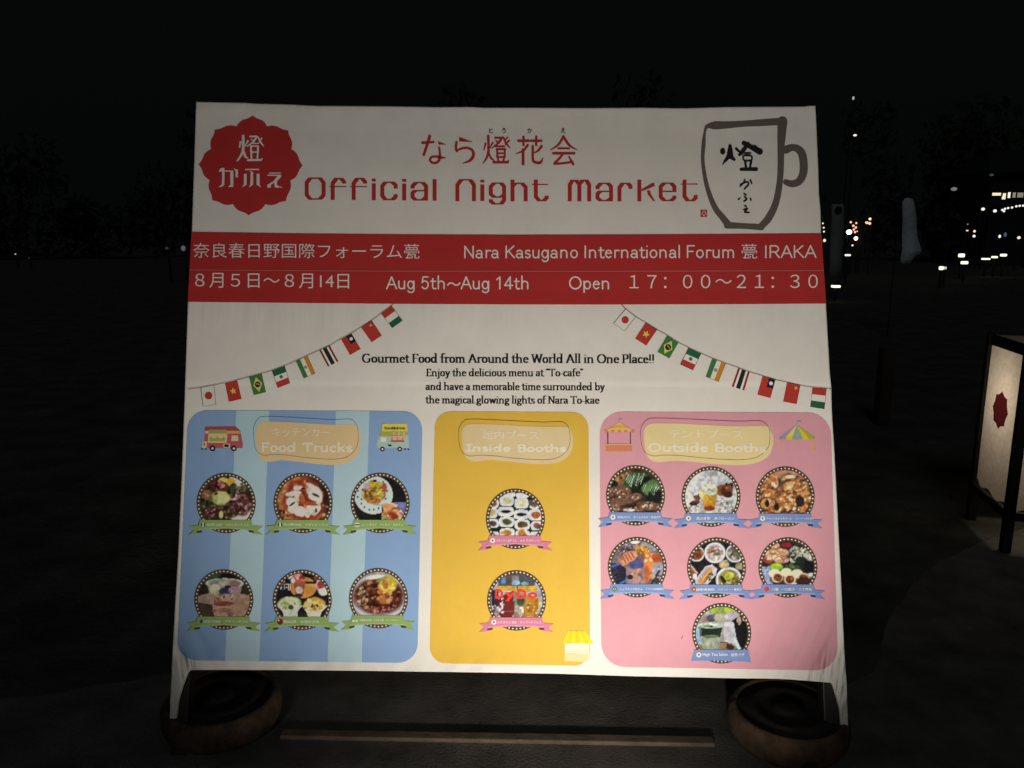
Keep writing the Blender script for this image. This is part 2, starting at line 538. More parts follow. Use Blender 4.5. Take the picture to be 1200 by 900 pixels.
DOT = lambda x, y: [(x, y), (x + .01, y)]
GLY = {
    'o': ([A(.30, .31, .21, .29, 0, 360, 18)], [], .60), 'O': ([A(.46, .47, .37, .46, 0, 360, 22)], [], .92),
    'G': ([A(.46, .47, .37, .46, 48, 318, 18) + [(.75, .16), (.75, .42)]], [(.73, .42, .15)], .92),
    'u': ([[(.14, .60), (.14, .2)] + A(.31, .2, .17, .19, 180, 330), [(.52, .60), (.52, .02)]], [(.1, .6, .09), (.47, .6, .1), (.56, .02, .09)], .68),
    'r': ([[(.15, .6), (.15, .02)], A(.33, .40, .18, .19, 175, 55)], [(.11, .6, .09), (.16, .02, .15)], .46),
    'm': ([[(.14, .6), (.14, .02)], A(.31, .40, .17, .2, 180, 0) + [(.48, .02)], A(.65, .40, .17, .2, 180, 0) + [(.82, .02)]], [(.1, .6, .09), (.14, .02, .13), (.48, .02, .12), (.83, .02, .13)], 1.0),
    'n': ([[(.14, .6), (.14, .02)], A(.33, .40, .19, .2, 180, 0) + [(.52, .02)]], [(.1, .6, .09), (.14, .02, .13), (.53, .02, .13)], .70),
    'h': ([[(.14, 1.0), (.14, .02)], A(.33, .40, .19, .2, 180, 0) + [(.52, .02)]], [(.1, 1.0, .09), (.14, .02, .13), (.53, .02, .13)], .70),
    'e': ([[(.1, .36), (.47, .36)], A(.29, .31, .19, .29, 10, 318, 16)], [], .56),
    't': ([[(.17, .80), (.17, .17)] + A(.30, .17, .13, .16, 180, 310), [(.04, .59), (.36, .59)]], [], .40),
    'F': ([[(.16, .93), (.16, .02)], [(.16, .92), (.55, .92), (.55, .8)], [(.16, .49), (.43, .49)]], [(.16, .02, .15), (.12, .93, .1)], .62),
    'd': ([A(.29, .31, .20, .29, 0, 360, 18), [(.51, 1.0), (.51, .02)]], [(.45, 1.0, .1), (.56, .02, .09)], .68),
    'f': ([[(.17, .02), (.17, .80)] + A(.32, .80, .15, .19, 180, 55), [(.04, .59), (.37, .59)]], [(.18, .02, .15)], .40),
    'A': ([[(.09, .02), (.4, .94), (.74, .02)], [(.2, .32), (.6, .32)]], [(.09, .02, .12), (.75, .02, .14)], .84),
    'W': ([[(.1, .92), (.3, .03), (.53, .90), (.77, .03), (.98, .92)]], [(.1, .93, .13), (.98, .93, .12), (.53, .93, .1)], 1.06),
    'l': ([[(.14, 1.0), (.14, .02)]], [(.1, 1.0, .09), (.15, .02, .14)], .31), 'i': ([[(.14, .6), (.14, .02)], DOT(.14, .86)], [(.1, .6, .09), (.15, .02, .14)], .31),
    'P': ([[(.16, .92), (.16, .02)], [(.16, .92), (.36, .92)] + A(.38, .68, .2, .24, 90, -90) + [(.16, .44)]], [(.16, .02, .15), (.1, .92, .1)], .66),
    'a': ([A(.25, .43, .16, .17, 155, 0) + [(.41, .02)], A(.24, .18, .16, .16, 20, 340, 14)], [(.46, .02, .08)], .55),
    'c': ([A(.29, .31, .2, .29, 45, 318, 14)], [], .52), '!': ([[(.14, .93), (.14, .3)], DOT(.13, .05)], [], .30),
    'E': ([[(.16, .92), (.16, .02)], [(.1, .92), (.52, .92), (.52, .8)], [(.16, .49), (.42, .49)], [(.08, .02), (.54, .02), (.54, .14)]], [], .64),
    'j': ([[(.16, .6), (.16, -.16)] + A(.04, -.16, .12, .12, 0, -90, 4), DOT(.16, .86)], [(.12, .6, .09)], .31),
    'y': ([[(.1, .6), (.3, .06)], [(.5, .6), (.3, .06), (.2, -.22), (.08, -.25)]], [(.1, .6, .12), (.5, .6, .1)], .58),
    's': ([A(.23, .455, .145, .145, 35, 262, 10) + A(.23, .165, .15, .145, 90, -145, 10)], [], .46),
    'T': ([[(.37, .92), (.37, .02)], [(.06, .8), (.06, .92), (.68, .92), (.68, .8)]], [(.37, .02, .15)], .74),
    '-': ([[(.05, .29), (.27, .29)]], [], .33), '“': ([[(.07, .80), (.10, .95)], [(.22, .80), (.25, .95)]], [], .34), '”': ([[(.10, .95), (.07, .80)], [(.25, .95), (.22, .80)]], [], .34),
    'v': ([[(.1, .6), (.29, .03), (.48, .6)]], [(.1, .6, .12), (.48, .6, .1)], .57), 'b': ([[(.14, 1.0), (.14, .02)], A(.36, .31, .2, .29, 0, 360, 18)], [(.1, 1.0, .09)], .64),
    'g': ([A(.27, .41, .17, .19, 0, 360, 14), A(.27, -.12, .21, .13, 0, 360, 14), [(.16, .25), (.12, .12), (.3, .02)], [(.4, .56), (.54, .58)]], [], .56),
    'N': ([[(.14, .92), (.14, .02)], [(.14, .92), (.68, .04)], [(.68, .92), (.68, .02)]], [(.12, .02, .12), (.1, .92, .11), (.68, .92, .12)], .82),
    'k': ([[(.14, 1.0), (.14, .02)], [(.48, .58), (.16, .26)], [(.25, .36), (.52, .03)]], [(.1, 1.0, .09), (.14, .02, .13), (.54, .02, .11), (.46, .6, .1)], .64),
    '.': ([DOT(.1, .05)], [], .26), 'w': ([[(.1, .6), (.26, .03), (.43, .56), (.6, .03), (.76, .6)]], [(.1, .6, .11), (.76, .6, .1)], .84),
    'I': ([[(.16, .93), (.16, .02)]], [(.16, .93, .17), (.16, .02, .17)], .34),
    'B': ([[(.16, .92), (.16, .02)], [(.16, .92), (.38, .92)] + A(.4, .71, .18, .21, 90, -90, 7) + [(.16, .5)], [(.4, .5)] + A(.42, .26, .21, .24, 90, -90, 7) + [(.16, .02)]], [(.1, .92, .1), (.1, .02, .1)], .70),
}


SANS = {
    'g': ([A(.28, .31, .19, .29, 0, 360, 16), [(.49, .6), (.49, -.08)] + A(.29, -.08, .2, .19, 0, -160, 9)], [], .62), 'K': ([[(.12, .93), (.12, .02)], [(.62, .93), (.12, .40)], [(.27, .55), (.66, .02)]], [], .74),
    'R': ([[(.12, .02), (.12, .93), (.4, .93)] + A(.42, .69, .2, .24, 90, -90, 8) + [(.12, .45)], [(.40, .45), (.66, .02)]], [], .76), '5': ([[(.5, .92), (.17, .92), (.12, .5)] + A(.3, .32, .21, .30, 140, -150, 14)], [], .64),
    '1': ([[(.12, .72), (.32, .92), (.32, .02)]], [], .58), '4': ([[(.42, .02), (.42, .93), (.06, .28), (.58, .28)]], [], .66), 'p': ([[(.12, .6), (.12, -.26)], A(.33, .31, .2, .29, 0, 360, 18)], [], .64),
    '～': ([[(.06, .30), (.2, .46), (.36, .46), (.56, .30), (.72, .30), (.86, .46)]], [], .92), 'a': ([A(.26, .42, .17, .18, 155, 0) + [(.43, .1), (.47, .02)], A(.24, .18, .18, .16, 20, 340, 14)], [], .58), 'I': ([[(.14, .93), (.14, .02)]], [], .29), 'A': ([[(.04, .02), (.36, .93), (.68, .02)], [(.15, .34), (.57, .34)]], [], .72),
    'i': ([[(.12, .6), (.12, .02)], DOT(.12, .9)], [], .25), 'l': ([[(.12, .96), (.12, .02)]], [], .25), 'F': ([[(.12, .02), (.12, .93), (.56, .93)], [(.12, .49), (.48, .49)]], [], .64), 'u': ([[(.12, .60), (.12, .2)] + A(.3, .2, .18, .18, 180, 340) + [(.48, .3)], [(.49, .60), (.49, .02)]], [], .62),
}


def set_type(a, body, x0, x1, ytop, ybase, ink, hw, hh, serif=True, rnd=False, slope=0.0, dl=0, space=.27, capw=False, sans=False):
    wd = sum(space if ch == ' ' else (SANS[ch] if sans and ch in SANS else GLY[ch])[2] for ch in body)
    sx = (x1 - x0) / wd
    sy = (ybase - ytop) / (.95 if not capw else .95)
    x = 0.0
    for ch in body:
        if ch == ' ':
            x += space; continue
        paths, ser, adv = (SANS[ch] if sans and ch in SANS else GLY[ch])
        paths = [list(p) for p in paths]
        if serif: pp = paths
        else: pp = paths
        def tr(p): return (x0 + (x + p[0]) * sx, ybase - p[1] * sy + slope * (x + p[0]) / wd)
        a.seq = 0
        a.nib([[tr(p) for p in q] for q in pp], hw, hh, ink, dl, rnd)
        if serif:
            for (px, py, q) in ser:
                c0, c1 = tr((px - q, py)), tr((px + q, py))
                a.nib([[c0, c1]], .2, hh * .9, ink, dl)
        elif ch == 'I' and not sans:
            for py in (.93, .02): a.nib([[tr((px - .2, py)) for px in (.16,)] + [tr((.36, py))]], hw, hh, ink, dl, rnd)
        x += adv


# ------------------------------------------------------------------ ground
def build_ground():
    bm = bmesh.new()
    xs = [-260, -60, -15, -6, -3, 0, 3, 6, 15, 60, 260]
    ys = [-60, -10, -3, 0, 2, 4, 8, 20, 60, 150, 420]
    g = [[bm.verts.new((x, y, 0)) for x in xs] for y in ys]
    for j in range(len(ys) - 1):
        for i in range(len(xs) - 1):
            bm.faces.new((g[j][i], g[j][i + 1], g[j + 1][i + 1], g[j + 1][i]))
    m = mat("night_lawn", (.085, .088, .072), .95, noise=.5, nscale=3, bump=.01, bscale=30, spec=.15)
    tag(bm_obj("ground", bm, m), kind="structure")
    # packed pale earth in the foreground, its edge running off behind the board
    near = [on_ground(1290, 596), on_ground(1180, 626), on_ground(1095, 664), on_ground(1045, 722), on_ground(1006, 800), Vector((.8, 2.60, 0)), Vector((.4, 2.70, 0)), Vector((0, 2.72, 0)), Vector((-.8, 2.66, 0)), Vector((-1.25, 2.42, 0)), Vector((-2.2, 2.2, 0)), Vector((-4, 1.95, 0))]
    P = spline([(p.x, p.y) for p in near], False, 9)
    rg = random.Random(3)
    P = [(26, 6.5)] + [(x, y + rg.uniform(-.012, .012)) for x, y in P] + [(-14, .6), (-14, -14), (26, -14)]
    bm = bmesh.new()
    vs = [bm.verts.new((x, y, .004)) for x, y in P]
    for t in tessellate_polygon([[Vector((x, y, 0)) for x, y in P]]):
        bm.faces.new([vs[k] for k in t])
    m = mat("packed_earth", (.15, .139, .127), .95, noise=.42, nscale=4.5, bump=.0035, bscale=150, spec=.15)
    tag(bm_obj("path", bm, m), kind="structure")


build_ground()

# ------------------------------------------------------------------ the signboard
sign = empty("signboard")
sign.matrix_world = SIGN_M
tag(sign, "large white fabric night market signboard with printed food panels, leaning back on dark tube legs", "signboard")

OUT = [(229.3, 118.7), (248, 119.1), (287, 119.9), (302, 120.9), (340, 121.8), (372, 123.4), (420, 123.6), (470, 124.1), (510, 124.9), (553, 124.7), (567, 125.6), (620, 125.6),
       (680, 126.0), (730, 125.8), (752, 125.5), (790, 126.2), (806, 126.2), (850, 124.8), (905, 124.4), (942, 124.2), (948, 123.3), (956, 123.3),
       (957.4, 150), (959.4, 197), (960.2, 226), (962.0, 246), (962.8, 273), (968.4, 356), (971.6, 412), (972.6, 432), (974.8, 455), (975.2, 475), (976.4, 500), (978.2, 527),
       (983.0, 620), (986.6, 690), (990.4, 770), (992.8, 803), (993.7, 830), (994.6, 857), (986.2, 857), (984.6, 832), (981, 818), (977, 805), (974.6, 800.6),
       (962, 799.6), (950, 798.6), (925, 796.6), (900, 795.7), (860, 795.3), (820, 794.4), (740, 792.9), (700, 791.5), (660, 790.2), (615, 789.3), (575, 788.6), (500, 787.7), (430, 786.6), (350, 785.9),
       (250, 785.4), (223, 785.7), (219.5, 789), (214, 803), (208.5, 822), (206.2, 842.6), (198.2, 843), (198.9, 820), (201.0, 775), (204.3, 715), (208.2, 650), (212.5, 555), (215.3, 480), (219.6, 356), (224.2, 272), (227, 190)]


def fabric_panel():
    P = [Vector(art(*p)) for p in OUT]
    n = len(P)
    area = sum(P[i].x * P[(i + 1) % n].y - P[(i + 1) % n].x * P[i].y for i in range(n))
    if area < 0: P.reverse()
    def inset(d):
        out = []
        for i in range(n):
            a, b, c = P[i - 1], P[i], P[(i + 1) % n]
            e0, e1 = (b - a).normalized(), (c - b).normalized()
            n0, n1 = Vector((-e0.y, e0.x)), Vector((-e1.y, e1.x))
            q = (n0 + n1)
            q = q / max(.5, q.length_squared / 2) if q.length > .1 else n0
            out.append(b + q * d)
        return out
    bm = bmesh.new()
    rings = []
    for d, y in ((.0045, 0.0), (.0012, .0012), (0, .004), (0, .011), (.002, .012)):
        rings.append([bm.verts.new((p.x, y, p.y)) for p in inset(d)])
    for a, b in zip(rings, rings[1:]):
        for k in range(n):
            bm.faces.new((a[k], a[(k + 1) % n], b[(k + 1) % n], b[k]))
    for rg, fl in ((rings[0], 1), (rings[-1], 0)):
        for t in tessellate_polygon([[Vector((v.co.x, v.co.z, 0)) for v in rg]]):
            try: bm.faces.new([rg[i] for i in t])
            except ValueError: pass
    o = bm_obj("fabric_panel", bm, print_mat('cloth', INK['cloth']), sign)
    return o


fabric_panel()

TUBE = mat("dark_tube", (.022, .02, .018), .5, .0, noise=.3, nscale=30, bump=.0006, bscale=200)
RUBBER = mat("black_rubber", (.02, .02, .02), .8)
for sx in (-1, 1):
    bm = bmesh.new()
    add_box(bm, (sx * .967, .038, 1.02), (.046, .046, 2.0), None, .004)
    lg = bm_obj("leg", bm, TUBE, sign)
    bm = bmesh.new()
    add_box(bm, (sx * .967, .038, .008), (.054, .054, .026), None, .003)
    bm_obj("foot_cap", bm, RUBBER, lg)
    # rear prop from the hinge near the top down to the ground behind
    hinge = Vector((sx * .917, .075, 1.90))
    wp = SIGN_M @ hinge
    foot = SIGN_M.inverted() @ Vector((wp.x, wp.y + .42, .012))
    bm = bmesh.new()
    add_bar(bm, hinge, foot, .036, .036)
    bm_obj("rear_leg", bm, TUBE, sign)
for v in (1.98, 1.15, art(595, 775)[1]):
    bm = bmesh.new()
    add_box(bm, (0, .038, v), (1.885, .03, .03), None, .003)
    bm_obj("crossbar", bm, TUBE, sign)

# ---- emblem
z1 = Z(220, 110, 4.615)
def flower(a, tips, vals, ink, bulge, dl=0):
    pts, n = [], len(tips)
    c = Vector((sum(p[0] for p in tips) / n, sum(p[1] for p in tips) / n))
    for i in range(n):
        for p, q, first in ((vals[i - 1], tips[i], True), (tips[i], vals[i], False)):
            p, q = Vector(p), Vector(q)
            v = p if first else q
            t_ = q if first else p
            for k in range(10):
                t = k / 10
                sv = t if first else 1 - t                       # 0 in the notch, 1 at the tip
                w = p.lerp(q, t)
                pts.append(tuple(w + (w - c).normalized() * bulge * (.62 * math.sin(math.pi * sv) + .38 * math.sin(2 * math.pi * sv))))
    a.poly(pts, ink, dl)

a = Art("emblem")
flower(a, z1([(352, 118), (545, 200), (622, 388), (532, 580), (330, 658), (134, 577), (60, 382), (148, 195)]),
       z1([(430, 178), (560, 300), (555, 470), (420, 597), (245, 597), (120, 467), (128, 300), (265, 178)]), 'red', 2.9)
emb = a.build(sign)

z8 = Z(240, 140, 9.0)
def st(a, z, pts, w, ink, sc, smooth=True, cap=True, dl=0):
    w = [q / sc for q in (w if isinstance(w, (list, tuple)) else [w])]
    a.stroke(z(pts), w if len(w) > 1 else w * len(pts), ink, dl, False, smooth, cap)

a = Art("lettering", 2)
for pts, w in (([(382, 232), (366, 300)], [20, 12]), ([(460, 222), (425, 285)], [20, 8]), ([(405, 165), (408, 250), (398, 350), (342, 443)], [22, 24, 22, 12]),
               ([(408, 330), (432, 395), (462, 408)], [20, 20, 6]), ([(470, 182), (552, 180)], 15), ([(552, 180), (510, 240), (442, 288)], [18, 16, 8]), ([(488, 205), (512, 228)], 10),
               ([(560, 180), (590, 240), (624, 285)], [12, 16, 8]), ([(606, 195), (572, 245)], 12), ([(505, 254), (575, 254)], 10), ([(484, 282), (568, 282)], 13), ([(489, 282), (489, 345)], 18), ([(562, 282), (562, 345)], 18),
               ([(489, 345), (562, 345)], 13), ([(492, 345), (494, 425)], 16), ([(560, 345), (556, 425)], 16), ([(448, 431), (602, 429)], 18), ([(600, 428), (610, 408)], 8)):
    st(a, z8, pts, [q * 1.2 for q in w] if isinstance(w, list) else w * 1.2, 'white', 9.0, cap=False)
for pts in ([(165, 520), (185, 512), (210, 514), (208, 690), (186, 711), (145, 716), (182, 684), (184, 550), (150, 546)], [(150, 540), (302, 540), (302, 552), (150, 552)],
            [(270, 545), (304, 545), (301, 714), (246, 714), (272, 690)], [(302, 515), (330, 526), (352, 532), (352, 612), (326, 612), (326, 545)],
            [(428, 522), (575, 522), (575, 536), (428, 536)], [(476, 540), (512, 558), (511, 690), (466, 719), (482, 685), (486, 562)], [(414, 575), (443, 575), (443, 690), (390, 719), (414, 686)],
            [(548, 575), (579, 575), (579, 688), (596, 719), (548, 690)],
            [(679, 562), (803, 562), (803, 573), (679, 573)], [(662, 584), (806, 584), (806, 608), (764, 650), (764, 692), (788, 709), (820, 714), (820, 720), (742, 720), (736, 700), (736, 668), (700, 690), (697, 720), (660, 720), (662, 690), (722, 655), (772, 597), (662, 597)]):
    a.poly(z8(pts), 'white')
a.build(emb)

# ---- headline
z7 = Z(490, 140, 6.0)
a = Art("headline_lettering", 1)
K = 'red'
for pts, w in (([(30, 166), (108, 160)], [15, 13]), ([(82, 120), (64, 180), (40, 250)], [18, 16, 15]), ([(148, 197), (153, 240), (152, 275), (135, 303), (105, 307), (84, 290), (94, 268), (125, 262), (155, 268), (192, 272)], [11, 14, 15, 14, 13, 14, 12, 12, 16, 5]),
               ([(270, 162), (266, 200), (272, 222)], [15, 15, 17]), ([(272, 222), (300, 208), (345, 202), (382, 220), (388, 258), (362, 292), (312, 311)], [10, 12, 13, 16, 18, 14, 3]),
               ([(474, 172), (462, 218)], [13, 5]), ([(525, 166), (506, 202)], [12, 5]), ([(493, 118), (495, 215), (483, 270), (455, 312)], [15, 15, 13, 4]), ([(497, 235), (512, 272), (538, 292)], [8, 13, 4]),
               ([(541, 131), (592, 131)], 11), ([(590, 131), (562, 170), (516, 206)], [13, 12, 4]), ([(548, 152), (568, 170)], 9), ([(600, 128), (620, 172), (648, 202)], [9, 13, 4]), ([(640, 150), (612, 178)], [11, 6]), ([(630, 128), (606, 150)], [9, 6]),
               ([(545, 191), (607, 191)], 10), ([(552, 211), (614, 211)], 11), ([(556, 211), (556, 266)], 12), ([(609, 211), (609, 266)], 12), ([(556, 240), (609, 240)], 9), ([(556, 266), (609, 266)], 10), ([(560, 268), (566, 298)], 12), ([(604, 268), (600, 298)], 12), ([(530, 303), (630, 303)], 14), ([(628, 302), (636, 290)], 6),
               ([(704, 152), (780, 152)], 14), ([(741, 124), (741, 182)], 14), ([(796, 152), (868, 152)], 14), ([(830, 122), (830, 182)], 14), ([(770, 182), (738, 222), (684, 244)], [14, 12, 3]), ([(738, 215), (738, 315)], 17),
               ([(868, 190), (842, 222), (800, 244)], [16, 12, 3]), ([(806, 190), (806, 270), (812, 296), (835, 306), (862, 303), (877, 272)], [15, 15, 16, 15, 15, 4]),
               ([(1022, 122), (985, 180), (928, 218)], [15, 12, 3]), ([(1022, 122), (1062, 182), (1120, 218)], [15, 14, 3]), ([(985, 205), (1062, 205)], 11), ([(950, 240), (1098, 240)], 14), ([(1018, 245), (990, 280), (962, 306)], [13, 13, 12]), ([(958, 314), (1020, 310), (1085, 300)], [13, 12, 11]), ([(1060, 264), (1090, 316)], [9, 15])):
    st(a, z7, pts, [q * 1.22 for q in w] if isinstance(w, list) else w * 1.22, K, 6.0, cap=True)
a.poly(z7([(140, 155), (200, 178), (144, 178)]), K); a.poly(z7([(288, 124), (384, 160), (289, 156)]), K)
for t, x0, x1, y0, y1 in (("と", 497, 527, 63, 97), ("う", 590, 618, 63, 97), ("か", 768, 803, 62, 97), ("え", 1003, 1037, 62, 97)):
    (p0, p1) = z7([(x0, y0), (x1, y1)])
    a.text(t, p0[0], p1[0], p0[1], p1[1], 'black', 0, 0, .012)
a.build(sign)

a = Art("headline_lettering", 1)
za, zb = Z(350, 195, 4.8), Z(590, 195, 4.8)
def aa(dx, dy): return [[(641 + dx, 122 + dy), (641 + dx, 112 + dy), (660 + dx, 93 + dy), (700 + dx, 93 + dy), (717 + dx, 112 + dy), (717 + dx, 190 + dy)],
                        [(717 + dx, 138 + dy), (655 + dx, 138 + dy), (641 + dx, 152 + dy), (641 + dx, 174 + dy), (657 + dx, 190 + dy), (700 + dx, 190 + dy), (717 + dx, 175 + dy)]]
def ff(dx): return [[(192 + dx, 186), (192 + dx, 97), (212 + dx, 70), (240 + dx, 70), (256 + dx, 88), (256 + dx, 94)]]
thick = [(za, [[(66, 68), (121, 68), (141, 93), (141, 162), (121, 185), (66, 185), (46, 162), (46, 93), (66, 68)]]), (za, ff(0)), (za, ff(118)),
         (za, [[(423, 100), (423, 188)]]), (za, [[(423, 74), (423, 82)]]), (za, [[(546, 122), (546, 108), (528, 91), (488, 91), (471, 112), (471, 166), (488, 188), (530, 188), (546, 172), (546, 162)]]),
         (za, [[(594, 102), (594, 189)]]), (za, [[(594, 76), (594, 84)]]), (za, aa(0, 0)), (za, [[(765, 77), (765, 190)]]), (za, [[(893, 193), (893, 105), (915, 77), (965, 77), (986, 105), (986, 193)]]),
         (za, [[(1033, 107), (1033, 192)]]), (za, [[(1033, 80), (1033, 88)]]), (za, [[(1081, 158), (1081, 115), (1100, 96), (1140, 96), (1156, 115), (1156, 190), (1140, 212), (1098, 212), (1081, 198), (1081, 190)], [(1081, 158), (1100, 174), (1140, 174), (1156, 160)]]),
         (zb, [[(51, 80), (51, 194)], [(51, 112), (66, 97), (105, 97), (125, 118), (125, 194)]]), (zb, [[(182, 80), (182, 170), (200, 194), (228, 194), (243, 178), (243, 170)]]),
         (zb, [[(373, 194), (373, 105), (388, 80), (408, 80), (427, 102), (427, 194)], [(427, 102), (445, 80), (466, 80), (482, 105), (482, 194)]]), (zb, aa(-112, 4)), (zb, [[(652, 194), (652, 122), (670, 97), (700, 97), (714, 112), (714, 124)]]),
         (zb, [[(764, 80), (764, 194)]]), (zb, [[(884, 142), (961, 142), (961, 115), (943, 96), (903, 96), (884, 115), (884, 172), (903, 193), (945, 193), (961, 178), (961, 170)]]), (zb, [[(1018, 80), (1018, 170), (1036, 194), (1065, 194), (1081, 178), (1081, 166)]])]
for z, ps in thick:
    a.seq = 0
    a.nib([z(p) for p in ps], 2.35, .72, K)
for z, x0, x1, y in ((za, 172, 268, 115), (za, 290, 387, 115), (zb, 160, 252, 103), (zb, 995, 1092, 101)):
    a.poly(z([(x0, y - 2.5), (x1, y - 2.5), (x1, y + 2.5), (x0, y + 2.5)]), K)
a.poly(zb([(775, 132), (832, 97), (850, 94), (850, 112), (778, 141)]), K)
a.poly(zb([(806, 137), (824, 137), (830, 158), (853, 197), (844, 197), (812, 160)]), K)
a.build(sign)

# ---- mug drawing and seal
z3 = Z(720, 110, 4.615)
a = Art("mug_drawing", 1)
for pts, w in (([(496, 176), (540, 172), (600, 170), (700, 163), (800, 157), (905, 150)], [14, 42, 38, 32, 36, 38]), ([(908, 150), (903, 230), (900, 300), (896, 450), (875, 580), (835, 670), (788, 722)], [54, 46, 38, 34, 36, 40, 34]),
               ([(795, 722), (700, 716), (608, 712)], [34, 30, 36]), ([(612, 705), (585, 670), (540, 610), (500, 500), (478, 370), (482, 270), (488, 210), (497, 180)], [38, 34, 30, 24, 20, 22, 14, 18]),
               ([(926, 304), (960, 292), (995, 302), (1018, 340), (1022, 420), (1000, 472), (960, 488), (926, 478)], [44, 36, 40, 44, 44, 40, 36, 30])):
    a.stroke(z3(pts), [q / 4.615 for q in w], 'brush')
mug = a.build(sign)
a = Art("brush_lettering", 2)
B = 'brush_black'
a.ell(*z3([(585, 312)])[0], 3.1, 3.9, B)
a.poly(z3([(618, 274), (632, 276), (640, 310), (643, 340), (656, 355), (650, 366), (622, 352), (600, 372), (580, 390), (592, 360), (606, 335), (612, 300)]), B)
for pts, w in (([(658, 298), (690, 328)], [14, 10]), ([(676, 330), (702, 300), (724, 268)], [16, 22, 14]), ([(700, 268), (722, 280), (786, 314)], [26, 24, 34]), ([(742, 284), (752, 290)], 12), ([(758, 282), (772, 294)], 10),
               ([(700, 322), (735, 322)], 9), ([(694, 350), (700, 336), (735, 336), (744, 350), (734, 362), (704, 362), (694, 350)], 9), ([(706, 368), (712, 406)], [14, 12]), ([(738, 368), (732, 406)], [14, 12]), ([(684, 410), (766, 409)], [16, 20]),
               ([(680, 492), (716, 478), (724, 492), (702, 516)], [7, 9, 10, 8]), ([(704, 466), (696, 485), (678, 502)], [9, 8, 6]), ([(734, 468), (742, 486)], [10, 8]),
               ([(700, 540), (712, 548)], 8), ([(702, 556), (714, 570), (700, 582)], [8, 10, 8]), ([(670, 572), (678, 566)], 8), ([(734, 566), (738, 576)], 8), ([(704, 606), (712, 611)], 8), ([(698, 628), (718, 622), (704, 640), (728, 643)], [7, 9, 9, 7])):
    st(a, z3, pts, w, B, 4.615)
a.build(mug)
a = Art("seal_stamp", 1)
a.poly(z3([(465, 628), (501, 628), (501, 666), (465, 666)]), 'red')
for pts, w in (([(472, 655), (478, 640), (484, 634), (490, 640), (496, 655)], 3.4), ([(480, 662), (484, 652), (488, 662)], 2.6)):
    st(a, z3, pts, w, 'white', 4.615, cap=False, dl=1)
a.build(sign)

# ---- red band
a = Art("info_band", 1)
BT = [(224.6, 271.8), (340, 273.4), (470, 274.6), (595, 275.1), (720, 274.8), (850, 274.2), (962.4, 273.4)]
BB = [(968.0, 355.8), (850, 356.6), (720, 357), (595, 356.9), (470, 356.2), (340, 355), (220.2, 353.8)]
a.poly(BT + BB, 'red')
a.stroke([(222.6, 316.4), (400, 317.6), (595, 318), (780, 317.8), (965.2, 317.2)], .55, 'seam', 1, cap=False)
band = a.build(sign)
for body, x0, x1, y0, y1, sl, of in (("奈良春日野国際フォーラム甍", 226.6, 491.6, 284.6, 302, 1.4, -.004), ("甍", 869, 887.2, 286, 303.2, 0, -.004), ("８月５日～８月14日", 228.8, 409.2, 319.8, 337.2, 1.2, -.002), ("１７：００～２１：３０", 737.6, 958.2, 322.4, 338.2, -.6, -.004)):
    a = Art("lettering", 2)
    a.text(body, x0, x1, y0, y1, 'white', 0, sl, of)
    a.build(band)

for body, x0, x1, y0, y1, sl in (("Nara Kasugano International Forum", 542.4, 862.4, 288.3, 302.6, -.5), ("IRAKA", 894.6, 956.6, 288.0, 302.2, -.2), ("Aug 5th～Aug 14th", 452.6, 621.6, 324.2, 338.7, .2), ("Open", 666, 716, 324.4, 338.8, 0)):
    a = Art("lettering", 2)
    set_type(a, body, x0, x1, y0, y1, 'white', .84, .82, serif=False, rnd=True, slope=sl, space=.3, sans=True)
    a.build(band)

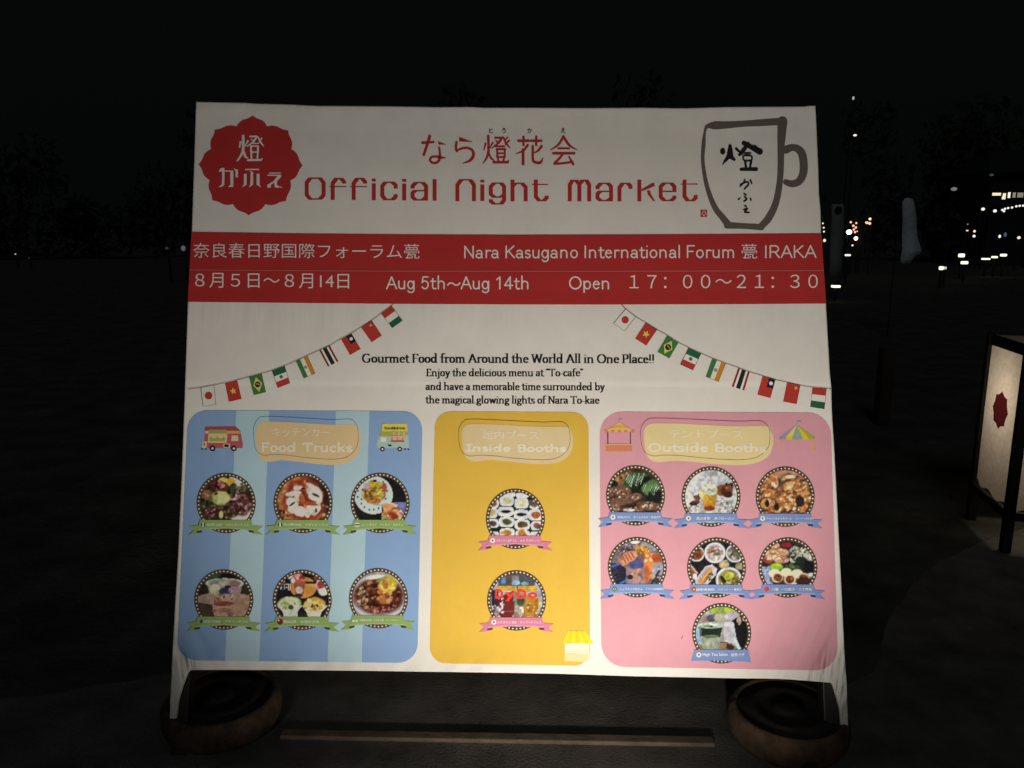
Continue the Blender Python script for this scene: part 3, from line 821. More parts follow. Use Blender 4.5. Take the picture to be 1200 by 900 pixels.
# ---- flag garlands
def flag(kind, q, garland, outline=True):
    TL, TR, BR, BL = [Vector(p) for p in q]
    P = lambda s, t: tuple((TL * (1 - s) + TR * s) * (1 - t) + (BL * (1 - s) + BR * s) * t)
    a = Art("flag", 2)
    rc = lambda s0, t0, s1, t1, ink, dl=0: a.poly([P(s0, t0), P(s1, t0), P(s1, t1), P(s0, t1)], ink, dl)
    def el(s, t, rs, ink, dl=1, n=18):
        c = Vector(P(s, t)); r = rs * (TR - TL).length
        a.ell(c.x, c.y, r, r, ink, dl, n)
    def star(s, t, rs, ink):
        c = Vector(P(s, t)); r = rs * (TR - TL).length; e = (TR - TL).normalized(); f = Vector((-e.y, e.x))
        a.poly([tuple(c + (e * math.sin(k * math.pi / 5) - f * math.cos(k * math.pi / 5)) * (r if k % 2 == 0 else r * .42)) for k in range(10)], ink, 1)
    if kind == 'disc': rc(0, 0, 1, 1, 'white'); el(.5, .48, .29, 'f_red')
    elif kind == 'star': rc(0, 0, 1, 1, 'f_red'); star(.5, .5, .30, 'f_yellow')
    elif kind == 'rhomb':
        rc(0, 0, 1, 1, 'f_green'); a.poly([P(.5, .1), P(.85, .5), P(.5, .9), P(.15, .5)], 'f_yellow', 1); el(.5, .5, .22, 'f_black', 2); a.stroke([P(.36, .46), P(.5, .47), P(.64, .54)], .5, 'white', 3, cap=False)
    elif kind == 'tri_h': rc(0, 0, 1, .34, 'f_dgreen'); rc(0, .34, 1, .67, 'white'); rc(0, .67, 1, 1, 'f_red'); el(.5, .5, .14, 'f_grey'); el(.5, .49, .08, 'f_dgreen', 2)
    elif kind == 'tri_v': rc(0, 0, .34, 1, 'f_green'); rc(.34, 0, .67, 1, 'white'); rc(.67, 0, 1, 1, 'f_orange'); el(.5, .5, .13, 'f_grey')
    elif kind == 'five':
        for s0, s1, k in ((0, .16, 'deep_red'), (.16, .33, 'white'), (.33, .67, 'f_black'), (.67, .84, 'white'), (.84, 1, 'deep_red')): rc(s0, 0, s1, 1, k)
    elif kind == 'canton': rc(0, 0, 1, 1, 'f_red'); rc(.5, 0, 1, .5, 'f_navy', 1); el(.75, .25, .14, 'white', 2)
    elif kind == 'little_star': rc(0, 0, 1, 1, 'f_red'); star(.72, .2, .14, 'f_yellow')
    elif kind == 'tri_r': rc(0, 0, 1, .34, 'f_red'); rc(0, .34, 1, .67, 'white'); rc(0, .67, 1, 1, 'f_dgreen')
    if kind in ('disc', 'tri_h', 'tri_v', 'tri_r'):
        a.stroke([P(0, 0), P(0, 1), P(1, 1), P(1, 0)], .45, 'line', 3, smooth=False, cap=False)
    return a.build(garland)

KINDS = ['disc', 'star', 'rhomb', 'tri_h', 'tri_v', 'five', 'canton', 'little_star', 'tri_r']
zl, zr = Z(210, 350, 4.444), Z(710, 350, 4.444)
GAR = ((zl, [(50, 472), (115, 463), (185, 450), (245, 438), (305, 424), (365, 408), (430, 390), (485, 375), (550, 350), (610, 325), (670, 297), (730, 270), (790, 243), (840, 212), (900, 180), (947, 150), (1003, 115), (1052, 78), (1105, 38), (1126, 24)],
        [[(115, 463), (183, 451), (193, 552), (127, 562)], [(240, 440), (303, 425), (326, 522), (260, 538)], [(365, 408), (431, 390), (453, 487), (389, 503)], [(485, 375), (550, 350), (578, 440), (515, 465)], [(610, 325), (668, 298), (710, 390), (650, 415)],
         [(730, 270), (785, 244), (830, 327), (775, 355)], [(843, 212), (898, 182), (946, 262), (890, 294)], [(947, 150), (1003, 113), (1056, 192), (1003, 228)], [(1052, 78), (1105, 38), (1163, 115), (1110, 153)]]),
       (zr, [(80, 32), (103, 55), (155, 95), (205, 125), (265, 162), (320, 193), (375, 228), (430, 256), (495, 286), (555, 312), (622, 337), (688, 360), (750, 383), (815, 403), (880, 422), (945, 437), (1012, 452), (1075, 462), (1147, 468), (1172, 472)],
        [[(103, 55), (155, 95), (97, 170), (40, 130)], [(207, 125), (267, 162), (210, 245), (152, 208)], [(318, 192), (378, 230), (330, 312), (268, 278)], [(430, 258), (495, 286), (452, 373), (387, 343)], [(555, 312), (623, 338), (585, 433), (520, 407)],
         [(688, 362), (748, 383), (720, 478), (655, 458)], [(815, 403), (882, 422), (857, 518), (788, 500)], [(942, 436), (1013, 450), (993, 550), (922, 536)], [(1075, 463), (1147, 470), (1136, 575), (1063, 563)]]))
for z, cord, flags in GAR:
    a = Art("flag_garland", 1)
    a.stroke(z(cord), .5, 'line', 4, cap=False)
    g = a.build(sign)
    for k, q in zip(KINDS, flags): flag(k, z(q), g)

# ---- intro text
a = Art("intro_lettering", 1)
set_type(a, "Gourmet Food from Around the World All in One Place!!", 424.2, 767.2, 414.8, 425.0, 'black', 1.08, .36, slope=.7)
set_type(a, "Enjoy the delicious menu at “To-cafe”", 499.4, 683.4, 432.4, 441.0, 'black', .86, .30)
set_type(a, "and have a memorable time surrounded by", 498.8, 708.6, 448.4, 457.1, 'black', .86, .30, slope=.4)
set_type(a, "the magical.glowing lights of Nara To-kae", 498.8, 702.6, 464.1, 472.8, 'black', .86, .30, slope=.4)
a.build(sign)

# ---- the three info panels
def panel(c, r, ink):
    a = Art("info_panel", 1)
    a.poly(rrect(c, r), ink)
    return a

PC = {'blue': ([(220.6, 480.6), (495.5, 481.8), (489.2, 777), (207.4, 773.6)], 23), 'yellow': ([(509.9, 482), (689.6, 483), (691.6, 780.2), (503.3, 777)], 19), 'pink': ([(702.4, 482.3), (973.2, 483.6), (982.2, 786), (704.7, 781)], 27)}
a = panel(*PC['blue'], 'sky_blue')
for q in ([(277, 481.0), (315.7, 481.1), (304, 774.8), (264, 774.4)], [(393.7, 481.5), (433, 481.6), (424, 776.2), (384, 775.8)]):
    a.poly(q, 'pale_blue', 1)
blue = a.build(sign); blue["label"] = "blue striped food truck panel"
yel = panel(*PC['yellow'], 'yellow').build(sign); yel["label"] = "yellow inside booths panel"
a = panel(*PC['pink'], 'pink')
a.stroke([(798, 749), (800, 745)], [.5, .9], 'line', 1)
pink = a.build(sign); pink["label"] = "pink outside booths panel"

FILL = [(45, 240), (60, 165), (110, 128), (200, 125), (400, 130), (800, 155), (1080, 155), (1110, 190), (1140, 280), (1130, 400), (1090, 490), (1000, 550), (880, 575), (700, 570), (450, 540), (300, 530), (180, 545), (110, 525), (70, 470), (50, 350)]
LINE = [(20, 250), (30, 160), (75, 90), (130, 72), (300, 75), (600, 92), (850, 105), (1010, 98), (1060, 115), (1100, 170), (1112, 260), (1105, 360), (1070, 430), (1000, 490), (900, 515), (750, 515), (550, 498), (350, 472), (220, 468), (140, 477), (80, 455), (40, 400)]
def fit(pts, x0, x1, y0, y1):
    P = np.array(spline([(float(x), float(y)) for x, y in pts], True, 5)); mn, mx = P.min(0), P.max(0)
    t = (P - mn) / (mx - mn)
    return [(x0 + u * (x1 - x0), y0 + v * (y1 - y0)) for u, v in t]

for par, ink, lk, fb, lb, jp, jb, en, eb in ((blue, 'plate_a', 'blue_line', (300, 423.3, 494, 544.7), (297.2, 420, 488, 538.2), "キッチンカー", (319.7, 385.6, 501, 511.6), "Food Trucks", (305.6, 413.2, 518.6, 528.8)),
                                           (yel, 'plate_b', 'line', (541.3, 671.6, 496.8, 544), (537.2, 668, 491.2, 538.8), "館内ブース", (565, 631, 504.2, 514.4), "Inside Booths", (547, 663.6, 520.6, 528.4)),
                                           (pink, 'plate_c', 'line', (754.4, 906, 496, 545), (750.2, 902, 490, 538.8), "テントブース", (784, 870.4, 502.6, 513.2), "Outside Booths", (759, 897.6, 519.4, 528.6))):
    a = Art("title_plate", 3)
    a.poly(fit(FILL, *fb), ink)
    ln = fit(LINE, *lb)
    a.stroke(ln, .5, lk, 1, closed=True, smooth=False)
    a.text(jp, *jb, 'cream', 2, .4, .004)
    set_type(a, en, *eb, 'cream', 1.28, 1.1, serif=False, rnd=True, slope=.8, dl=2, space=.4)
    a.build(par)

# ---- little drawings on the panels
def wheel(a, z, x, y, r, k):
    c = z([(x, y)])[0]; a.ell(c[0], c[1], r / k, r / k, 'black', 2, 18); a.ell(c[0], c[1], r * .42 / k, r * .42 / k, 'white', 3, 14)

z = Z(230, 485, 16.36); a = Art("truck_drawing", 3)
for pts, k, dl in (([(165, 325), (850, 325), (880, 480), (898, 580), (892, 658), (230, 658), (165, 640)], 't_pink', 0), ([(178, 248), (760, 240), (852, 325), (165, 325)], 't_red', 0), ([(170, 325), (860, 325), (850, 378), (175, 376)], 't_amber', 1), ([(170, 325), (240, 325), (240, 376), (175, 376)], 't_cream', 2), ([(245, 302), (590, 302), (582, 372), (236, 376)], 't_olive', 2),
                   ([(236, 378), (602, 378), (588, 556), (230, 556)], 't_cream', 2), ([(258, 470), (566, 470), (560, 528), (255, 528)], 't_moss', 3), ([(270, 440), (300, 440), (300, 500), (270, 500)], 't_olive', 3), ([(395, 430), (425, 430), (425, 500), (395, 500)], 't_moss', 3), ([(520, 440), (550, 440), (550, 500), (520, 500)], 't_olive', 3),
                   ([(686, 415), (802, 415), (816, 522), (675, 522)], 't_cream', 2), ([(526, 570), (652, 575), (650, 650), (525, 645)], 't_cream', 1), ([(545, 585), (630, 588), (628, 636), (545, 634)], 'black', 2), ([(122, 525), (212, 525), (204, 652), (110, 652)], 't_cream', 1), ([(148, 560), (172, 555), (176, 605), (146, 605)], 't_red', 2)):
    a.poly(z(pts), k, dl)
wheel(a, z, 318, 662, 55, 16.36); wheel(a, z, 728, 664, 55, 16.36)
for x in (120, 193): a.ell(*z([(x, 678)])[0], 1.0, 1.0, 'black', 2, 10)
a.build(blue)["label"] = "pink food truck drawing"

z = Z(430, 485, 16.36); a = Art("truck_drawing", 3)
for pts, k, dl in (([(235, 432), (800, 408), (806, 655), (205, 655), (185, 560)], 't_aqua', 0), ([(298, 188), (772, 186), (776, 338), (284, 338)], 't_yellow', 1), ([(288, 335), (782, 335), (780, 412), (455, 412), (240, 437), (238, 392)], 't_moss', 1), ([(275, 450), (372, 448), (370, 532), (265, 534)], 'cream', 1),
                   ([(450, 418), (742, 418), (722, 542), (455, 542)], 't_peach', 1), ([(465, 508), (716, 508), (716, 540), (460, 540)], 't_brown', 2), ([(470, 455), (500, 455), (500, 510), (470, 510)], 't_orange', 2), ([(575, 450), (605, 450), (605, 510), (575, 510)], 't_orange', 2), ([(675, 455), (700, 455), (700, 510), (675, 510)], 't_orange', 2),
                   ([(500, 350), (540, 350), (540, 412), (500, 412)], 't_peach', 2), ([(595, 350), (635, 350), (635, 412), (595, 412)], 't_peach', 2), ([(690, 350), (730, 350), (730, 412), (690, 412)], 't_peach', 2), ([(408, 585), (474, 588), (472, 622), (408, 620)], 'black', 1)):
    a.poly(z(pts), k, dl)
(p0, p1) = z([(338, 248), (742, 302)])
a.text("food&drink", p0[0], p1[0], p0[1], p1[1], 'black', 3, 0, .02)
wheel(a, z, 300, 676, 45, 16.36); wheel(a, z, 632, 676, 45, 16.36)
for x in (735, 795): a.ell(*z([(x, 680)])[0], 1.0, 1.1, 'black', 2, 10)
a.build(blue)["label"] = "pale aqua food truck drawing with a yellow roof sign"

z = Z(695, 480, 15); a = Art("booth_drawing", 3)
for pts, k, dl in (([(246, 380), (268, 380), (270, 602), (246, 602)], 't_post', 0), ([(644, 380), (664, 380), (664, 602), (646, 602)], 't_post', 0), ([(380, 268), (440, 226), (472, 226), (545, 268)], 't_gold', 0), ([(300, 312), (385, 268), (545, 268), (640, 318)], 't_amber', 0), ([(182, 365), (330, 316), (600, 316), (722, 372), (720, 388), (186, 384)], 't_gold', 1), ([(220, 612), (686, 612), (686, 732), (220, 732)], 't_orange', 1), ([(214, 604), (692, 604), (692, 622), (214, 622)], 't_peach', 2)):
    a.poly(z(pts), k, dl)
for x in (230, 345, 460, 572, 690): a.ell(*z([(x, 382)])[0], 2.3, 1.5, 't_orange', 2, 14)
a.stroke(z([(455, 226), (455, 165)]), .4, 't_post', 0); a.poly(z([(455, 150), (520, 165), (455, 182)]), 't_lilac', 1)
a.build(pink)["label"] = "orange market booth drawing"
z = Z(905, 480, 15); a = Art("tent_drawing", 3)
for pts, k, dl in (([(148, 520), (176, 520), (178, 722), (152, 722)], 't_amber', 0), ([(706, 500), (738, 500), (748, 722), (722, 722)], 't_amber', 0), ([(428, 262), (110, 492), (235, 492)], 't_lilac', 0), ([(428, 262), (230, 492), (350, 492)], 't_yellow', 0), ([(428, 262), (346, 492), (532, 492)], 't_teal', 0), ([(428, 262), (528, 492), (632, 492)], 'b_gold', 0), ([(428, 262), (628, 492), (750, 492)], 't_moss', 0),
                   ([(110, 488), (235, 488), (235, 524), (115, 530)], 't_lilac', 1), ([(235, 488), (346, 488), (346, 526), (235, 526)], 'b_gold', 1), ([(346, 488), (530, 488), (530, 526), (346, 526)], 't_teal', 1), ([(530, 488), (632, 488), (632, 528), (530, 528)], 'b_gold', 1), ([(632, 488), (752, 488), (745, 520), (632, 520)], 't_moss', 1), ([(430, 190), (515, 195), (500, 222), (430, 225)], 't_lilac', 0)):
    a.poly(z(pts), k, dl)
a.stroke(z([(430, 262), (430, 185)]), .4, 't_lilac', 0)
a.build(pink)["label"] = "striped festival tent drawing"
z = Z(650, 730, 18); a = Art("booth_drawing", 3)
a.poly(z([(212, 640), (728, 640), (728, 770), (640, 820), (205, 800)]), 'plate_c', 0)
a.poly(z([(212, 425), (730, 425), (725, 640), (212, 634)]), 'b_white', 1)
a.stroke(z([(262, 440), (262, 600), (680, 600), (680, 440)]), .5, 'plate_b', 2, smooth=False)
T0, T1, B0, B1 = (280, 168), (642, 168), (150, 415), (822, 432)
for k in range(7):
    f = lambda p, q, t: (p[0] + (q[0] - p[0]) * t, p[1] + (q[1] - p[1]) * t)
    a.poly(z([f(T0, T1, k / 7), f(T0, T1, (k + 1) / 7), f(B0, B1, (k + 1) / 7), f(B0, B1, k / 7)]), 'b_yellow' if k % 2 == 0 else 'b_gold', 2)
a.build(yel)

# ------------------------------------------------------------------ printed food pictures (painted dot by dot)
NP = 76
class Paint:
    def __init__(s, cx, cy, seed, bg):
        s.rng = np.random.RandomState(seed)
        t = (np.arange(NP) + .5) / NP * 2 - 1
        s.X, s.Y = np.meshgrid(cx + t * 316, cy + t * 322)
        s.a = np.ones((NP, NP, 3)) * np.array(bg, float)
        s.tex(.16)
    def noise(s, cells):
        g = s.rng.rand(cells + 2, cells + 2)
        u = np.linspace(0, cells, NP); i = u.astype(int); f = u - i; f = f * f * (3 - 2 * f)
        a = g[np.ix_(i, i)]; b = g[np.ix_(i, i + 1)]; c = g[np.ix_(i + 1, i)]; d = g[np.ix_(i + 1, i + 1)]
        fx, fy = f[None, :], f[:, None]
        return (a * (1 - fx) + b * fx) * (1 - fy) + (c * (1 - fx) + d * fx) * fy
    def tex(s, amt, m=None):
        q = 1 + amt * ((s.noise(9) - .5) + (s.noise(22) - .5) + .8 * (s.noise(40) - .5))[..., None] * 1.6
        s.a = s.a * q if m is None else np.where(m[..., None], s.a * q, s.a)
    def put(s, m, col, tex):
        s.a = np.where(m[..., None] > 0, s.a * (1 - m[..., None]) + np.array(col, float) * m[..., None], s.a)
        if tex: s.tex(tex, m > .5)
    def e(s, cx, cy, rx, ry, col, rot=0, jit=.12, tex=.12, soft=.12):
        c, q = math.cos(R(rot)), math.sin(R(rot))
        dx, dy = s.X - cx, s.Y - cy
        r = np.sqrt(((dx * c + dy * q) / rx) ** 2 + ((-dx * q + dy * c) / ry) ** 2) + jit * (s.noise(14) - .5) * 2
        s.put(np.clip((1 + soft - r) / (2 * soft), 0, 1), col, tex)
        return s
    def ring(s, cx, cy, rx, ry, w, col):
        r = np.sqrt(((s.X - cx) / rx) ** 2 + ((s.Y - cy) / ry) ** 2)
        s.put(((r < 1) & (r > 1 - w)).astype(float), col, .05); return s
    def p(s, pts, col, tex=.1):
        m = np.zeros((NP, NP), bool)
        n = len(pts)
        for i in range(n):
            (x0, y0), (x1, y1) = pts[i], pts[(i + 1) % n]
            if y0 == y1: continue
            cr = ((y0 > s.Y) != (y1 > s.Y)) & (s.X < (x1 - x0) * (s.Y - y0) / (y1 - y0) + x0)
            m ^= cr
        s.put(m.astype(float), col, tex); return s
    def sc(s, n, cx, cy, rx, ry, r0, r1, cols, asp=1.8):
        for _ in range(n):
            a_, r_ = s.rng.rand() * 6.283, math.sqrt(s.rng.rand())
            q = s.rng.uniform(r0, r1)
            col = np.array(cols[s.rng.randint(len(cols))], float) * s.rng.uniform(.8, 1.2)
            s.e(cx + rx * r_ * math.cos(a_), cy + ry * r_ * math.sin(a_), q * s.rng.uniform(1, asp), q, col, s.rng.uniform(0, 180), .2, 0, .3)
        return s
    def line(s, x0, y0, x1, y1, w, col):
        L2 = (x1 - x0) ** 2 + (y1 - y0) ** 2
        t = np.clip(((s.X - x0) * (x1 - x0) + (s.Y - y0) * (y1 - y0)) / L2, 0, 1)
        d = np.hypot(s.X - x0 - t * (x1 - x0), s.Y - y0 - t * (y1 - y0))
        s.put(np.clip(1.3 - d / w, 0, 1), col, .05); return s


def pic_tacos(P):
    P.sc(160, 450, 430, 300, 300, 10, 26, [(70, 68, 32), (95, 88, 50), (60, 40, 28), (115, 100, 60), (45, 50, 25), (110, 60, 45)])
    P.e(575, 215, 90, 48, (215, 205, 190), 25).e(500, 225, 52, 44, (205, 145, 45)).e(425, 205, 50, 30, (190, 168, 70))
    P.e(370, 262, 110, 55, (105, 50, 40), 20).sc(25, 370, 262, 95, 45, 8, 16, [(150, 70, 55), (80, 35, 30), (170, 110, 90)])
    P.e(255, 362, 62, 52, (135, 95, 62)).sc(12, 255, 362, 50, 40, 7, 14, [(165, 125, 85), (110, 70, 45)])
    P.sc(60, 250, 470, 110, 70, 8, 18, [(60, 72, 30), (85, 95, 45), (40, 45, 22), (130, 120, 80)])
    P.e(650, 570, 150, 60, (205, 185, 165), -12).e(610, 465, 125, 115, (105, 62, 50)).sc(70, 610, 455, 115, 110, 7, 17, [(150, 105, 95), (95, 45, 38), (190, 155, 145), (70, 35, 30), (130, 80, 60)])
    P.sc(40, 600, 290, 110, 50, 8, 16, [(55, 65, 35), (90, 95, 55), (140, 110, 90)])
    P.e(310, 545, 95, 60, (110, 62, 52)).sc(30, 310, 545, 85, 50, 7, 16, [(170, 120, 110), (95, 45, 40), (65, 35, 28)])
    P.e(490, 560, 80, 45, (85, 60, 42)).sc(20, 490, 560, 80, 45, 7, 14, [(150, 110, 80), (60, 60, 30)])
    P.e(395, 395, 92, 74, (178, 178, 90), 10).e(415, 405, 52, 42, (205, 205, 125)).line(470, 405, 365, 440, 6, (225, 220, 150)).line(440, 370, 400, 470, 4, (160, 160, 70)).e(345, 350, 25, 14, (70, 75, 30), -30)
    P.e(400, 570, 22, 38, (190, 175, 110))

def pic_pizza(P):
    P.e(430, 430, 268, 275, (200, 122, 62)).sc(40, 430, 430, 260, 265, 10, 25, [(215, 150, 90), (180, 95, 50), (225, 165, 110)])
    P.e(690, 300, 110, 190, (52, 38, 32), -12).e(620, 210, 120, 60, (70, 48, 38), 30)
    P.e(470, 420, 215, 230, (160, 62, 38)).sc(40, 470, 420, 200, 210, 9, 22, [(190, 90, 50), (135, 45, 30), (210, 120, 70)])
    for q in ((400, 285, 48, 26, -10), (355, 345, 80, 28, -8), (390, 375, 45, 22, -40), (330, 440, 62, 55, 30), (330, 510, 40, 50, -30), (420, 535, 68, 52, 0), (380, 450, 30, 70, 10), (560, 330, 85, 62, 20), (570, 390, 70, 35, 15), (620, 390, 40, 55, 0), (550, 510, 62, 65, -30), (600, 500, 45, 55, 20), (525, 255, 40, 18, 20), (500, 560, 30, 40, 0)):
        P.e(*q[:4], (218, 205, 168), q[4], .2, .08)
    P.e(440, 400, 28, 55, (200, 110, 55), -20).e(500, 450, 110, 18, (190, 90, 45), 8)
    P.e(585, 362, 45, 13, (35, 45, 40), 25).e(335, 458, 40, 10, (55, 65, 50), -35).e(590, 525, 12, 24, (80, 90, 70)).e(455, 295, 25, 9, (60, 40, 30))
    P.sc(14, 250, 560, 60, 40, 8, 16, [(60, 45, 38), (190, 130, 80)]).sc(10, 690, 520, 35, 60, 8, 14, [(205, 140, 85), (60, 45, 30)])

def pic_noodles(P):
    P.e(385, 362, 202, 200, (198, 218, 220), 0, .01, .03, .02).ring(385, 362, 202, 200, .06, (215, 228, 226))
    P.e(390, 345, 125, 105, (190, 132, 48)).sc(70, 390, 350, 118, 92, 7, 18, [(215, 165, 60), (170, 105, 40), (190, 90, 45), (225, 190, 90), (120, 110, 45)])
    P.e(490, 285, 38, 52, (185, 82, 58)).e(310, 265, 40, 30, (185, 160, 165)).sc(30, 440, 345, 55, 50, 6, 14, [(210, 190, 70), (235, 210, 110), (170, 150, 40)])
    P.e(375, 240, 42, 38, (200, 165, 45)).e(442, 252, 40, 34, (210, 180, 55)).e(400, 212, 18, 14, (30, 30, 35)).sc(14, 350, 345, 20, 45, 5, 11, [(110, 120, 50), (90, 95, 45)])
    for x, y in ((268, 305), (218, 382), (258, 405), (288, 490), (342, 515), (388, 515), (440, 500), (530, 318), (515, 400), (485, 222), (258, 452), (222, 315)): P.e(x, y, 9, 11, random.choice([(70, 60, 70), (40, 45, 50), (130, 70, 75)]), 0, .1, 0)
    P.e(425, 465, 50, 8, (160, 165, 160))
    P.p([(470, 450), (760, 440), (760, 680), (468, 680)], (222, 190, 150)).p([(600, 440), (760, 440), (760, 560), (680, 540)], (128, 130, 165)).p([(470, 470), (510, 480), (520, 560), (470, 560)], (50, 45, 40))
    P.e(570, 560, 100, 70, (215, 120, 60)).sc(34, 575, 560, 105, 70, 8, 20, [(235, 170, 110), (195, 85, 40), (240, 200, 150), (205, 110, 50)]).e(610, 590, 38, 24, (160, 60, 40)).e(500, 590, 30, 30, (150, 160, 90)).e(535, 475, 60, 22, (225, 150, 90)).e(625, 470, 14, 8, (245, 245, 240), -40)

def pic_bowl_cup(P):
    P.e(380, 190, 90, 60, (60, 85, 50)).e(560, 190, 130, 50, (38, 32, 30)).e(250, 310, 60, 60, (42, 45, 32)).e(700, 300, 60, 60, (58, 65, 45))
    P.p([(150, 400), (320, 360), (760, 375), (790, 620), (150, 640)], (152, 118, 88)).p([(150, 450), (350, 480), (420, 640), (150, 640)], (82, 66, 52)).p([(170, 400), (330, 370), (340, 470), (200, 450)], (150, 125, 105))
    P.p([(290, 240), (675, 240), (640, 400), (590, 530), (560, 640), (380, 640), (350, 480)], (160, 128, 98))
    P.e(480, 255, 200, 52, (132, 150, 128), 0, .02).ring(480, 255, 200, 52, .12, (175, 188, 170)).e(480, 300, 165, 75, (150, 125, 110))
    P.e(375, 320, 58, 62, (172, 166, 122)).e(460, 255, 50, 30, (165, 160, 130)).e(580, 260, 55, 35, (150, 105, 85)).e(490, 340, 75, 40, (62, 58, 85)).e(515, 293, 34, 16, (45, 42, 62)).e(580, 330, 60, 40, (148, 118, 118))
    P.sc(24, 490, 400, 95, 30, 7, 15, [(170, 145, 110), (130, 95, 70), (95, 75, 60), (185, 160, 125)]).e(470, 470, 110, 26, (128, 66, 52)).sc(14, 430, 440, 60, 20, 7, 12, [(150, 80, 60), (180, 110, 80)])
    P.e(480, 540, 95, 28, (150, 105, 78)).e(370, 545, 20, 16, (150, 85, 75)).e(540, 580, 34, 26, (145, 95, 90))

def pic_shaved_ice(P):
    P.e(455, 300, 140, 112, (205, 138, 58), 0, .02, .06, .03).p([(330, 240), (590, 240), (590, 262), (340, 262)], (60, 45, 40)).p([(480, 258), (600, 262), (590, 300), (490, 290)], (215, 155, 80))
    P.p([(345, 235), (480, 235), (455, 375), (370, 375)], (165, 88, 62)).e(412, 330, 42, 40, (190, 165, 140)).e(405, 385, 45, 18, (70, 55, 60))
    P.e(400, 205, 58, 48, (208, 92, 72)).sc(16, 400, 200, 52, 40, 9, 18, [(225, 130, 105), (185, 70, 55), (235, 165, 140)]).e(345, 225, 22, 30, (215, 195, 180))
    P.p([(560, 160), (580, 155), (620, 230), (600, 240)], (200, 180, 180)).e(655, 300, 60, 85, (212, 175, 165), -20).e(640, 275, 40, 45, (175, 75, 72)).e(665, 345, 45, 40, (225, 215, 205)).e(600, 195, 35, 30, (165, 55, 55))
    for x0, y0, x1, y1 in ((215, 300, 215, 320), (215, 262, 240, 262), (228, 285, 228, 318), (255, 265, 255, 318), (270, 265, 300, 265), (272, 300, 300, 300), (300, 265, 300, 325), (318, 262, 318, 325), (245, 245, 260, 235)): P.line(x0, y0, x1, y1, 5, (225, 222, 210))
    P.e(320, 190, 30, 14, (210, 205, 195), -30)
    P.p([(175, 490), (450, 490), (400, 540), (390, 640), (250, 640), (240, 560)], (205, 212, 175)).e(310, 470, 122, 72, (190, 202, 128)).sc(40, 310, 465, 112, 62, 8, 20, [(210, 220, 150), (160, 185, 95), (225, 230, 180), (180, 190, 100)]).e(325, 510, 28, 24, (70, 95, 60))
    P.p([(440, 490), (720, 490), (650, 555), (620, 640), (510, 640), (490, 560)], (222, 208, 165)).e(578, 475, 115, 68, (208, 160, 68)).sc(36, 575, 470, 105, 58, 9, 20, [(225, 185, 90), (190, 135, 50), (235, 205, 120)]).sc(6, 570, 500, 40, 25, 7, 11, [(120, 70, 35)])
    P.e(450, 590, 42, 26, (60, 62, 52))

def pic_curry(P):
    P.e(440, 400, 300, 235, (212, 205, 195), 0, .01, .03, .03).e(440, 390, 268, 190, (108, 48, 30), 0, .03)
    P.sc(150, 430, 390, 235, 160, 8, 20, [(150, 85, 50), (95, 40, 26), (190, 110, 60), (75, 30, 22), (130, 60, 40), (205, 150, 100), (85, 70, 40)])
    P.sc(34, 500, 370, 80, 90, 10, 22, [(215, 130, 60), (200, 105, 45), (225, 160, 90)]).sc(24, 270, 400, 60, 110, 7, 14, [(190, 170, 130), (140, 140, 80), (205, 150, 110)]).sc(24, 450, 530, 140, 30, 7, 14, [(205, 140, 110), (150, 80, 55)])
    P.e(540, 265, 92, 88, (222, 190, 62), 0, .08, .1).sc(26, 545, 262, 80, 78, 7, 14, [(235, 212, 95), (205, 165, 40), (240, 225, 130)]).e(470, 215, 60, 18, (150, 165, 80), -20).e(510, 270, 30, 50, (205, 125, 55)).e(400, 190, 90, 22, (225, 225, 220), -8, .05, .03)

def pic_onigiri(P):
    it = [(350, 197, 74, 56, (205, 195, 125)), (505, 222, 74, 58, (208, 196, 128)), (215, 225, 50, 50, (190, 110, 60)), (645, 235, 55, 48, (150, 95, 80)), (338, 308, 85, 52, (40, 36, 38)), (503, 340, 82, 52, (38, 34, 36)), (195, 325, 58, 52, (205, 170, 90)), (655, 345, 78, 58, (215, 110, 50)),
          (348, 418, 82, 54, (112, 112, 62)), (513, 448, 82, 56, (120, 95, 45)), (200, 435, 66, 48, (120, 85, 70)), (665, 460, 62, 48, (160, 85, 65)), (355, 535, 80, 52, (205, 135, 40)), (515, 555, 78, 50, (195, 130, 60)), (215, 560, 55, 42, (190, 185, 170)), (650, 565, 58, 44, (225, 220, 210)), (380, 130, 65, 26, (220, 215, 220)), (515, 138, 70, 28, (222, 216, 220))]
    for x, y, rx, ry, c in it:
        dx, dy = np.abs((P.X - x) / rx), np.abs((P.Y - y) / ry)
        m = (dx ** 3.2 + dy ** 3.2 < 1).astype(float)
        P.put(m, (228, 222, 205), .05)
        if ry > 40: P.e(x, y, rx * .62, ry * (.34 if c[0] < 45 else .6), c, 0, .18, .15)
    P.sc(5, 505, 510, 22, 40, 10, 18, [(225, 150, 50)]).sc(6, 655, 350, 45, 20, 9, 16, [(235, 150, 80), (225, 90, 40)]).sc(5, 335, 525, 45, 20, 9, 16, [(225, 165, 60)]).e(605, 215, 26, 32, (90, 110, 75)).sc(6, 668, 460, 40, 28, 6, 11, [(190, 110, 80), (120, 60, 45)])

